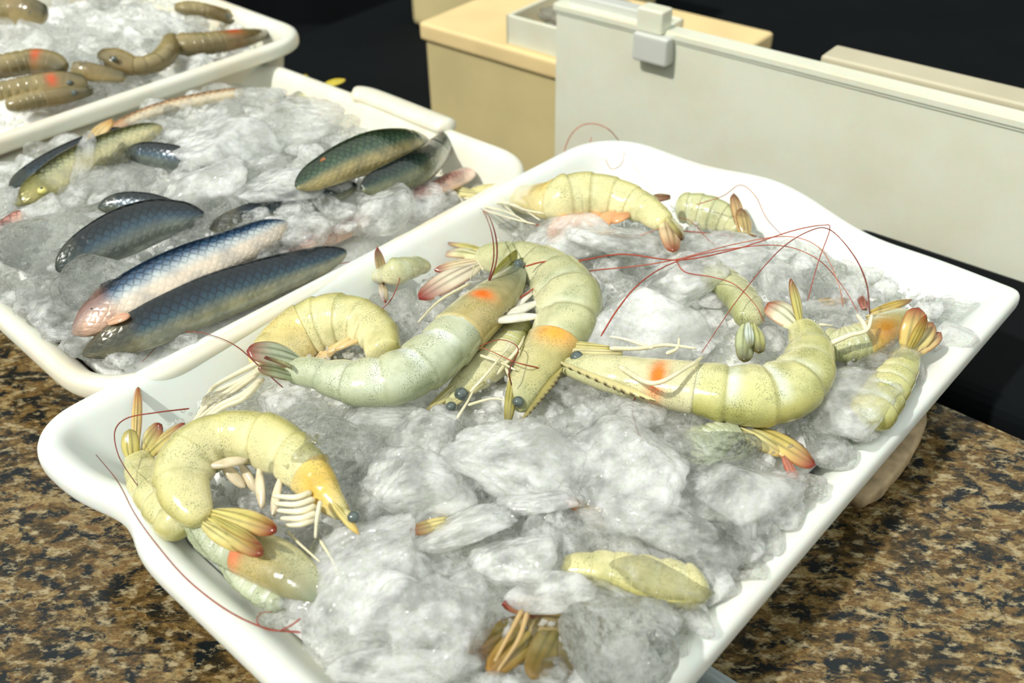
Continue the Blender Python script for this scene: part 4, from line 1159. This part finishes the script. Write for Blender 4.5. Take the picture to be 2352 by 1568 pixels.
C_(1030, 1440, 110, 95, 'rounded see-through ice lump left of the dark olive shrimp', 'ice', 0)
C_(1425, 1455, 112, 105, 'big glassy ice cube with a sharp front corner at the lower right rim', 'ice_pure', 25, thick=1.0, lift=0.55)
C_(1370, 1365, 95, 60, 'sloping ice plate above the big glassy cube', 'ice', -15)
C_(1640, 1045, 92, 70, 'greenish clear ice plate under the long yellow-green shrimp', 'ice_pure', 0)
C_(1700, 1135, 112, 92, 'bubbly ice lump by the red-tipped tail blades', 'ice', 15)
C_(1712, 1185, 24, 78, 'upright finger of clear ice with a bright round tip near the right rim', 'ice_milk', 12, tilt=(0.6, 0.2), lift=2.2)
C_(1660, 1235, 60, 55, 'small bubbly ice piece left of the upright ice finger', 'ice_pure', 12)
C_(1515, 1210, 110, 60, 'flat ice sheet over the half-buried yellow-green shell', 'ice', -10)
C_(1520, 1335, 100, 44, 'thin clear ice plate lying over the half-buried yellow-green shell', 'ice_pure', -10, lift=0.9, tilt=(0.1, 0.1))
C_(1450, 1290, 70, 45, 'knobbly ice bit on the half-buried shell', 'ice', -20)
C_(1340, 1225, 70, 45, 'grey bubbly ice bit beside the red-ridged tail blade', 'ice_clear', -20)
C_(1600, 1250, 75, 50, 'thin ice sheet near the lower right rim', 'ice_clear', -25)
C_(1260, 1140, 100, 60, 'milky ice shelf in front of the broad central slab', 'ice_milk', -10)
C_(1260, 1350, 90, 50, 'ice piece above the red-brown tail spike', 'ice_milk', -10)
C_(1490, 755, 128, 88, 'largest ice block at the back, between the sage and the yellow-green shrimp', 'ice_milk', -10)
C_(1655, 605, 105, 62, 'ice block under the crossing red feelers', 'ice', -10)
C_(1290, 555, 100, 55, 'ice block below the straw-yellow shrimp', 'ice_milk', 0)
C_(1440, 560, 110, 60, 'wide ice block left of the drooping tail', 'ice_milk', 0)
C_(1080, 520, 95, 48, 'ice block in the back left under the straw-yellow shrimp\'s head', 'ice', 0)
C_(965, 580, 62, 38, 'clear ice lump on the left wall behind the tail end', 'ice_pure', 0)
C_(900, 730, 60, 80, 'bumpy clear ice between the two shrimp on the left', 'ice_clear', 0)
C_(1000, 690, 50, 60, 'ice lump beside the sage shrimp\'s red-edged tail fan', 'ice', 0, lift=-0.3)
C_(1560, 640, 100, 60, 'ice block in the middle of the back half', 'ice_milk', 0)
C_(1950, 920, 95, 105, 'hazy greenish ice mass beside the curved yellow-green back', 'ice', 0)
C_(1890, 1015, 45, 68, 'upright wedge of clear ice against the right rim', 'ice_pure', 10)
C_(2045, 820, 60, 52, 'sparkling clear ice under the raised tail fan', 'ice_clear', 0)
C_(1885, 730, 72, 48, 'greyish ice behind the amber head', 'ice_clear', 0)
C_(1790, 640, 60, 60, 'ice piece behind the upright tail spine', 'ice', 0)
C_(745, 1262, 52, 55, 'glassy ice bead left of the long wet slab', 'ice_pure', 0)
C_(545, 930, 62, 36, 'clear ice lump above the ringed yellow shrimp', 'ice_pure', 0)
C_(690, 935, 40, 30, 'wet bluish ice bit under the grey-green tail', 'ice_clear', 0)
C_(605, 1120, 50, 40, 'small melting ice inside the curl of the ringed shrimp', 'ice_clear', 0)
C_(645, 1075, 46, 40, 'thin clear ice stuck on the ringed shrimp\'s orange part', 'ice_clear', 0, lift=1.0)
C_(930, 1535, 150, 50, 'sandy ice mass cut by the bottom frame edge', 'ice', 0)
C_(1260, 1545, 60, 40, 'round clear ice at the bottom frame edge', 'ice_clear', 0)
C_(1560, 1400, 60, 36, 'long narrow clear ice along the lower right rim', 'ice_clear', 35)
C_(640, 1405, 40, 34, 'pinkish clear ice in the lower left rim corner', 'ice_clear', 0)
C_(1330, 905, 60, 50, 'brownish clear ice under the yellow-green head', 'ice_clear', 0)
C_(1440, 960, 70, 55, 'clear ice below the toothed beak of the yellow-green shrimp', 'ice', 0)
C_(1560, 985, 70, 45, 'dark glassy ice under the yellow-green carapace', 'ice_clear', 0)
for k_, (x_, y_, r_) in enumerate([(2085, 860, 40), (2030, 925, 48), (1975, 985, 46), (1920, 1050, 50), (1865, 1120, 48), (1815, 1175, 50), (1770, 1235, 46), (1715, 1300, 50), (1668, 1350, 46), (1610, 1420, 50), (1560, 1470, 46), (1500, 1530, 52), (1450, 1590, 50), (800, 1500, 40), (740, 1462, 34), (860, 1545, 44)]):
    chunk(front, x_ - 14, y_ - 6, r_, r_ * 0.8, 'small wet ice lump lying against the inside of the front tray\'s near rims', 'ice lumps against the near rims of the front tray', ['ice', 'ice_clear', 'ice_milk'][k_ % 3], k_ * 1.3, lift=0.15)
    placed.append((x_, y_, r_))
mp_ = []
def CM(px, py, rx, ry, label, kind='ice', rot=0.0, **kw):
    chunk(middle, px, py, rx, ry, label, None, kind, math.radians(rot), **kw); mp_.append((px, py, max(rx, ry)))
CM(122, 560, 92, 52, 'large flat clear ice lump below the fish eye', 'ice_pure', 12, lift=0.5, tilt=(0.1, 0.1))
CM(186, 392, 26, 66, 'long yellowish ice stick leaning beside the fish eye', 'ice', 8, lift=1.0, tilt=(0.25, 0.0))
CM(262, 405, 60, 50, 'rounded clear ice right of the yellowish ice stick', 'ice_clear', 0)
CM(870, 482, 66, 48, 'clear ice block standing at the right of the middle tray', 'ice', 0, lift=0.6)
CM(960, 462, 50, 42, 'rounded ice by the pink belly', 'ice', 0, lift=0.6)
CM(245, 640, 75, 60, 'wrinkled glassy ice above the brightest fish\'s head', 'ice_pure', 0, lift=0.6)
CM(700, 545, 60, 40, 'ice block lying on the brightest fish\'s tail', 'ice', 0, lift=0.8)
CM(610, 565, 36, 34, 'small clear droplet-like ice on the brightest fish', 'ice_clear', 0, lift=1.0)
CM(130, 705, 50, 30, 'brownish clear ice near the near left rim corner', 'ice_clear', 0)
CM(690, 290, 95, 60, 'broad ice block at the far right of the middle heap', 'ice', 0)
CM(520, 330, 100, 60, 'broad ice block in the middle of the heap', 'ice_milk', 0)
CM(480, 430, 90, 50, 'flat ice block right of the black-blue fish', 'ice_milk', 0)
CM(640, 430, 85, 48, 'flat ice block left of the green-backed fish', 'ice_milk', 0)
for k_, (x_, y_) in enumerate([(-30, 640), (5, 668), (38, 694), (70, 716), (100, 742), (135, 770), (165, 800), (215, 812), (270, 822)]):
    chunk(middle, x_ + 4, y_ - 4, 34, 26, 'small wet ice lump tucked against the near left rim of the fish tray', 'ice lumps against the near left rim of the fish tray', ['ice', 'ice_pure', 'ice_milk'][k_ % 3], k_ * 1.3, lift=0.0)
bp_ = []
def CB(px, py, rx, ry, label, kind='ice', rot=0.0, **kw):
    chunk(back, px, py, rx, ry, label, None, kind, math.radians(rot), **kw); bp_.append((px, py, max(rx, ry)))
CB(190, 148, 40, 28, 'round clear ice ball among the brown shrimp', 'ice_pure', 0, lift=0.9)
CB(235, 90, 40, 36, 'cone-shaped clear ice behind the round ball', 'ice_clear', 0)

# scattered lumps
KEEP = []
def keep(sp, f=1.0):
    for a, b in zip(sp[:-1], sp[1:]):
        for t in (0, .25, .5, .75):
            KEEP.append((a[0] + (b[0] - a[0]) * t, a[1] + (b[1] - a[1]) * t, (a[2] + (b[2] - a[2]) * t) * f))
for s_ in (sp1, sp2, sp3, sp4, sp5): keep(s_)
keep([(1060, 885, 40), (1150, 800, 50)]); keep([(630, 812, 50), (820, 742, 60)]); keep([(450, 970, 30), (600, 860, 30)]); keep([(480, 1230, 40), (620, 1240, 40)])
keep([(700, 1338, 50), (540, 1262, 50)]); keep([(320, 1070, 50), (370, 1000, 60)]); keep([(1990, 775, 40), (2090, 720, 40)]); keep([(2060, 860, 40), (2120, 750, 40)])
keep([(1690, 668, 36), (1720, 800, 30)]); keep([(1720, 985, 40), (1840, 1060, 36)]); keep([(1590, 1345, 36), (1400, 1308, 30)]); keep([(1300, 1480, 40), (1120, 1490, 40)]); keep([(1180, 1392, 20), (1330, 1408, 20)])
keep([(1310, 1150, 20), (1410, 1205, 20)]); keep([(960, 1215, 20), (1040, 1195, 20)]); keep([(1530, 478, 36), (1700, 520, 36)]); keep([(870, 632, 36), (870, 580, 26)]); keep([(970, 680, 36), (1100, 600, 50)]); keep([(1040, 570, 30), (1100, 585, 40)])
KM = []
def inside(tray, px, py, marg):
    p = tray.hit(px, py, 0.0); u, v = tray.uv(p[0], p[1])
    return min(marg, 0.03) < u * tray.Lu < tray.Lu - marg and marg < v * tray.Lv < tray.Lv - min(marg, 0.03)
def zone(px, py):
    if py < 640: return 'back'
    if px > 1780: return 'right'
    if py < 940: return 'centre'
    if px < 760: return 'left'
    if py < 1240: return 'front'
    return 'bottom'
ZL = {'back': 'small melting ice lump in the back of the front tray behind the green shrimp', 'right': 'small melting ice lump at the right end of the front tray',
      'centre': 'small melting ice lump packed between the big shrimp mid-tray', 'left': 'small melting ice lump at the left end of the front tray',
      'front': 'small frosty ice lump among the white blocks in front of the big shrimp', 'bottom': 'small frosty ice lump near the bottom of the front tray'}
ZG = {'back': 'small ice lumps in the back of the front tray', 'right': 'small ice lumps at the right of the front tray', 'centre': 'small ice lumps between the shrimp',
      'left': 'small ice lumps at the left of the front tray', 'front': 'small ice lumps among the central blocks', 'bottom': 'small ice lumps near the bottom'}
def scatter(tray, N_, bounds, r0, r1, done, keepers, labf, marg=0.03, keepf=0.9):
    cnt = 0; tries = 0
    mine = []
    while cnt < N_ and tries < 9000:
        tries += 1
        px = random.uniform(bounds[0], bounds[1]); py = random.uniform(bounds[2], bounds[3])
        if not inside(tray, px, py, marg): continue
        sc = mpp(tray.hit(px, py)) ** -1 / 3200.0
        r = random.uniform(r0, r1) * sc
        if any((px - k[0]) ** 2 + (py - k[1]) ** 2 < (k[2] * 1.0 + r * keepf) ** 2 for k in keepers): continue
        if any((px - k[0]) ** 2 + (py - k[1]) ** 2 < (k[2] * 0.35 + r * 0.3) ** 2 for k in done): continue
        if any((px - k[0]) ** 2 + (py - k[1]) ** 2 < ((k[2] + r) * 0.62) ** 2 for k in mine): continue
        mine.append((px, py, r)); cnt += 1
        lb, gp = labf(px, py)
        kd = random.choices(['ice', 'ice_milk', 'ice_clear', 'ice_pure'], [5, 4, 3, 2])[0]
        chunk(tray, px, py, r * random.uniform(0.9, 1.35), r * random.uniform(0.7, 1.0), lb, gp, kd, random.uniform(0, 6.28), lift=random.uniform(0.1, 0.45))
    return cnt
n1 = scatter(front, 175, (250, 2250, 380, 1640), 22, 58, placed, KEEP, lambda x, y: (ZL[zone(x, y)], ZG[zone(x, y)]), marg=0.044)
for k in [(200, 738, 40), (275, 695, 50), (360, 650, 55), (440, 612, 55), (520, 578, 45), (260, 785, 36), (340, 750, 45), (430, 708, 45), (520, 672, 45), (610, 640, 40), (700, 610, 34), (780, 585, 24), (280, 535, 45), (350, 508, 45), (200, 575, 34), (90, 435, 34), (97, 437, 34), (150, 385, 30), (880, 345, 44), (810, 368, 40), (940, 330, 34), (1010, 335, 30), (960, 385, 34), (900, 412, 24), (340, 355, 24), (400, 360, 24), (1050, 405, 34), (230, 305, 30), (765, 190, 26), (300, 470, 26)]:
    KM.append(k)
def lm(x, y):
    if x > 720: return 'small wet ice lump at the right of the fish tray', 'small ice lumps at the right of the fish'
    if y > 560: return 'small wet ice lump around the near fish heads in the middle tray', 'small ice lumps around the near fish'
    if x < 320: return 'small wet ice lump at the left of the fish tray', 'small ice lumps at the left of the fish'
    return 'small wet ice lump on the central heap over the fish', 'small ice lumps on the heap over the fish'
n2 = scatter(middle, 120, (-60, 1110, 180, 800), 24, 52, mp_, KM, lm, marg=0.026, keepf=0.7)
KB = []
for sp_, _l in bk: KB += [(a[0], a[1], a[2] * 0.8) for a in sp_]
n3 = scatter(back, 44, (-40, 600, -60, 230), 24, 48, bp_, KB, lambda x, y: ('small ice lump heaped in the tray at top left', 'ice lumps in the top left tray'), marg=0.026, keepf=0.5)
print('ICE', n1, n2, n3, 'notable', len(placed), len(mp_), len(bp_))

# ------------------------------------------------------------------ background things
X = np.array([0.769, -0.639]); X /= np.linalg.norm(X)     # along the far rims
Y = np.array([-X[1], X[0]])
def loc2(px, py, z):
    p = plane(px, py, z); return np.array([p[0], p[1]])
def cooler():
    zb = -0.30
    o1 = loc2(2100, 548, 0.0) + Y * 0.03
    # left corner lies on the same face line, seen at x = 1275
    def px_of(a, z):
        p = np.array([o1[0] + X[0] * a, o1[1] + X[1] * a, z]) - CAM
        return CXP + FPX * np.dot(p, RT) / np.dot(p, FW), CYP - FPX * np.dot(p, UP) / np.dot(p, FW)
    lo, hi = -2.0, 0.0
    for _ in range(40):
        mid = (lo + hi) / 2
        if px_of(mid, 0.05)[0] < 1275: lo = mid
        else: hi = mid
    a0 = lo
    zt = zb
    while px_of(-0.0, zt)[1] > 252: zt += 0.002
    z2 = zb
    while px_of(a0, z2)[1] > -2: z2 += 0.002
    zt = (zt + z2) / 2
    print('cooler', a0, zt, z2, o1)
    a1 = 0.45; D = 0.016; th = 0.003
    root = empty('upright_panel', (o1[0], o1[1], zb), 'large white plastic panel standing upright behind the trays, clip on its top edge', 'panel')
    outer = [(a0, 0), (a1, 0), (a1, D), (a0, D)]
    def ring(ins, z):
        return [(o1[0] + X[0] * (a + (ins if a == a0 else -ins)) + Y[0] * (b + (ins if b == 0 else -ins)), o1[1] + X[1] * (a + (ins if a == a0 else -ins)) + Y[1] * (b + (ins if b == 0 else -ins)), z) for a, b in outer]
    V = []
    for ins, z in [(0.004, zb), (0.001, zb + 0.006), (0.0, zb + 0.02), (0, zb + 0.04), (0, zt - 0.010), (-0.003, zt - 0.009), (-0.003, zt), (th, zt), (th, zt - 0.014), (th + 0.002, zb + 0.03)]:
        V += ring(ins, z)
    V = V[:28]
    F = grid_faces(7, 4); F.append((0, 1, 2, 3)); F.append((24, 25, 26, 27))
    b = mesh_obj('board', V, F, M['cooler'], root, smooth=False)
    bm = bmesh.new(); bm.from_mesh(b.data)
    bmesh.ops.bevel(bm, geom=list(bm.edges), offset=0.0015, segments=2, affect='EDGES')
    bm.to_mesh(b.data); bm.free()
    # latch on the front near the left end
    def a_at(px):
        lo, hi = a0, a1
        for _ in range(40):
            mid = (lo + hi) / 2
            if px_of(mid, zt)[0] < px: lo = mid
            else: hi = mid
        return lo
    aL, aR = a_at(1472), a_at(1552)
    frame_box('latch', o1, X, Y, aL, aR, -0.016, 0.006, zt - 0.036, zt - 0.004, M['grey'], root, bevel=0.004)
    frame_box('latch_hinge', o1, X, Y, aL, a_at(1530), -0.010, 0.012, zt - 0.004, zt + 0.022, M['cooler'], root, bevel=0.003)
    aB = a_at(1465)
    frame_box('lid_rail', o1, X, Y, a0 + 0.01, aB, 0.010, 0.030, zt - 0.004, zt + 0.010, M['grey'], root, bevel=0.003)
    r2 = frame_box('backing_board', o1, X, Y, a_at(1860), a1 + 0.1, 0.024, 0.062, zb, zt + 0.004, M['beige'], None, bevel=0.004)
    tag(r2, 'beige board leaning behind the right half of the white upright panel', 'board')
    return root, zt
cooler()
# black draped table the cooler and boxes stand on
def bgbox(name, label, cat, pxL, pyTop, dist_y, pxR, z0, matb, lid=None):
    pass
# yellowed foam box: its near left vertical edge is seen at x = 1000
def foam_boxes():
    z0 = -0.30
    # place at a plan distance a little behind the cooler face
    X0 = loc2(2100, 548, 0.0); yy = 800.0
    while np.dot(loc2(1003, yy, z0) - X0, Y) < 0.10: yy -= 2
    c = loc2(1003, yy, z0)
    def proj(p):
        p = np.array(p) - CAM
        return CXP + FPX * np.dot(p, RT) / np.dot(p, FW), CYP - FPX * np.dot(p, UP) / np.dot(p, FW)
    zt = z0
    while proj((c[0], c[1], zt))[1] > 52: zt += 0.002
    zl = z0
    while proj((c[0], c[1], zl))[1] > 92: zl += 0.002
    print('foam', c, zt, zl)
    r1 = empty('foam_box', (c[0], c[1], z0), 'yellowed foam box with a lid behind the fish tray', 'box')
    frame_box('box_body', c, X, Y, 0.002, 0.42, 0.002, 0.26, z0, zl, M['foamface'], r1, bevel=0.004)
    frame_box('lid', c, X, Y, -0.004, 0.425, -0.004, 0.265, zl, zt, M['foam'], r1, bevel=0.006)
    # clear tub on the lid
    q = loc2(1163, 100, zt)
    r2 = empty('storage_tub', (q[0], q[1], zt), 'open see-through plastic tub with grey contents on the yellowed foam box', 'tub')
    t = frame_box('tub_wall', q, X, Y, 0, 0.20, 0.0, 0.006, zt, zt + 0.04, M['cooler'], r2, bevel=0.002)
    frame_box('tub_wall', q, X, Y, 0, 0.006, 0.0, 0.13, zt, zt + 0.04, M['cooler'], r2, bevel=0.002)
    frame_box('tub_wall', q, X, Y, 0, 0.20, 0.124, 0.13, zt, zt + 0.04, M['cooler'], r2, bevel=0.002)
    frame_box('tub_wall', q, X, Y, 0.194, 0.20, 0.0, 0.13, zt, zt + 0.04, M['cooler'], r2, bevel=0.002)
    rag = ice_proto(77, 0.7, 'rag', 0.2)
    o = bpy.data.objects.new('crumpled_bag', rag); o.location = (q[0] + X[0] * .1 + Y[0] * .065, q[1] + X[1] * .1 + Y[1] * .065, zt + 0.036); o.scale = (0.075, 0.048, 0.04)
    o.rotation_euler = (0, 0, math.atan2(X[1], X[0])); COL.objects.link(o)
    tag(o, 'crumpled grey bag stuffed in the see-through tub', 'bag')
    # second box behind, higher
    c2 = loc2(945, 57, z0)
    r3 = frame_box('foam_box', c2, X, Y, 0, 0.5, 0, 0.3, z0, z0 + 0.30, M['foamface'], None, bevel=0.02)
    tag(r3, 'dim yellow foam box farther back at the top edge of the photo', 'box')
    return c
M['rag'] = simple('grey_bag', lin(150, 146, 130), 0.5, noise_amt=0.5, noise_scale=6)
fc = foam_boxes()
tb = loc2(2100, 548, 0.0)
o = frame_box('black_ledge', tb, X, Y, -0.06, 0.9, -0.20, 0.0, -0.9, -0.001, M['black'], None, bevel=0.02, seg=5)
tag(o, 'black cloth-covered ledge between the front tray\'s right corner and the white panel', 'ledge')
o = frame_box('display_table', tb, X, Y, -1.6, 0.9, 0.005, 1.9, -0.9, -0.3005, M['black'], None, bevel=0.01)
tag(o, 'black cloth-covered table behind the counter carrying the cooler', 'table')

# wood wedge under the front tray's right side
def wood():
    A = np.array([*loc2(1965, 1145, 0.022), 0.020]); B = np.array([*loc2(2108, 940, 0.024), 0.024])
    n, m = 30, 14
    P = catmull([A, (A + B) / 2 + np.array([0.004, -0.002, 0]), B], n)
    T, D, Bn = frames(P, (0, 0, 1.0)); V = []
    for i in range(n):
        t = i / (n - 1); k = min(1, 0.55 + 3 * min(t, 1 - t))
        for j in range(m):
            a = 2 * math.pi * j / m
            ca, sa = math.cos(a), math.sin(a)
            x = abs(ca) ** 0.4 * (1 if ca > 0 else -1); y = abs(sa) ** 0.4 * (1 if sa > 0 else -1)
            w = noise.noise(Vector((t * 9, j, 1.0))) * 0.0006
            V.append(P[i] + D[i] * (x * 0.008 * k + w) + Bn[i] * (y * 0.0105 * k + w))
    F = grid_faces(n, m); F.append(tuple(range(m))); F.append(tuple((n - 1) * m + j for j in range(m)))
    o = mesh_obj('wood_piece', V, F, M['wood'], smooth=True)
    tag(o, 'short rough piece of pale wood sticking out under the right rim of the front tray', 'wood')
wood()
q = loc2(2135, 905, 0.0)
o = frame_box('small_block', q, X, Y, -0.022, 0.006, 0.004, 0.03, 0.0, 0.035, M['foamface'], None, bevel=0.002)
tag(o, 'small beige block under the far right of the front tray', 'block')

# clear plastic tub corner at the bottom edge
def tub():
    q = loc2(1600, 1520, 0.02)
    m, nt, p, out = new_mat('clear_plastic')
    p.inputs['Base Color'].default_value = (0.8, 0.88, 0.9, 1); p.inputs['Roughness'].default_value = 0.12
    p.inputs['Transmission Weight'].default_value = 0.7; p.inputs['IOR'].default_value = 1.2
    r = empty('plastic_tub', (q[0], q[1], 0), 'see-through plastic tub just entering the bottom edge right of the front tray', 'tub')
    frame_box('rim', q, X, Y, -0.02, 0.045, -0.004, 0.002, 0.016, 0.022, m, r, bevel=0.001)
    frame_box('wall', q, X, Y, -0.018, 0.043, -0.002, 0.0, 0.0005, 0.018, m, r, bevel=0)
    frame_box('base', q, X, Y, -0.018, 0.043, -0.06, 0.0, 0.0005, 0.003, m, r, bevel=0)
    frame_box('rim', q, X, Y, 0.043, 0.049, -0.06, 0.002, 0.016, 0.022, m, r, bevel=0.001)
tub()
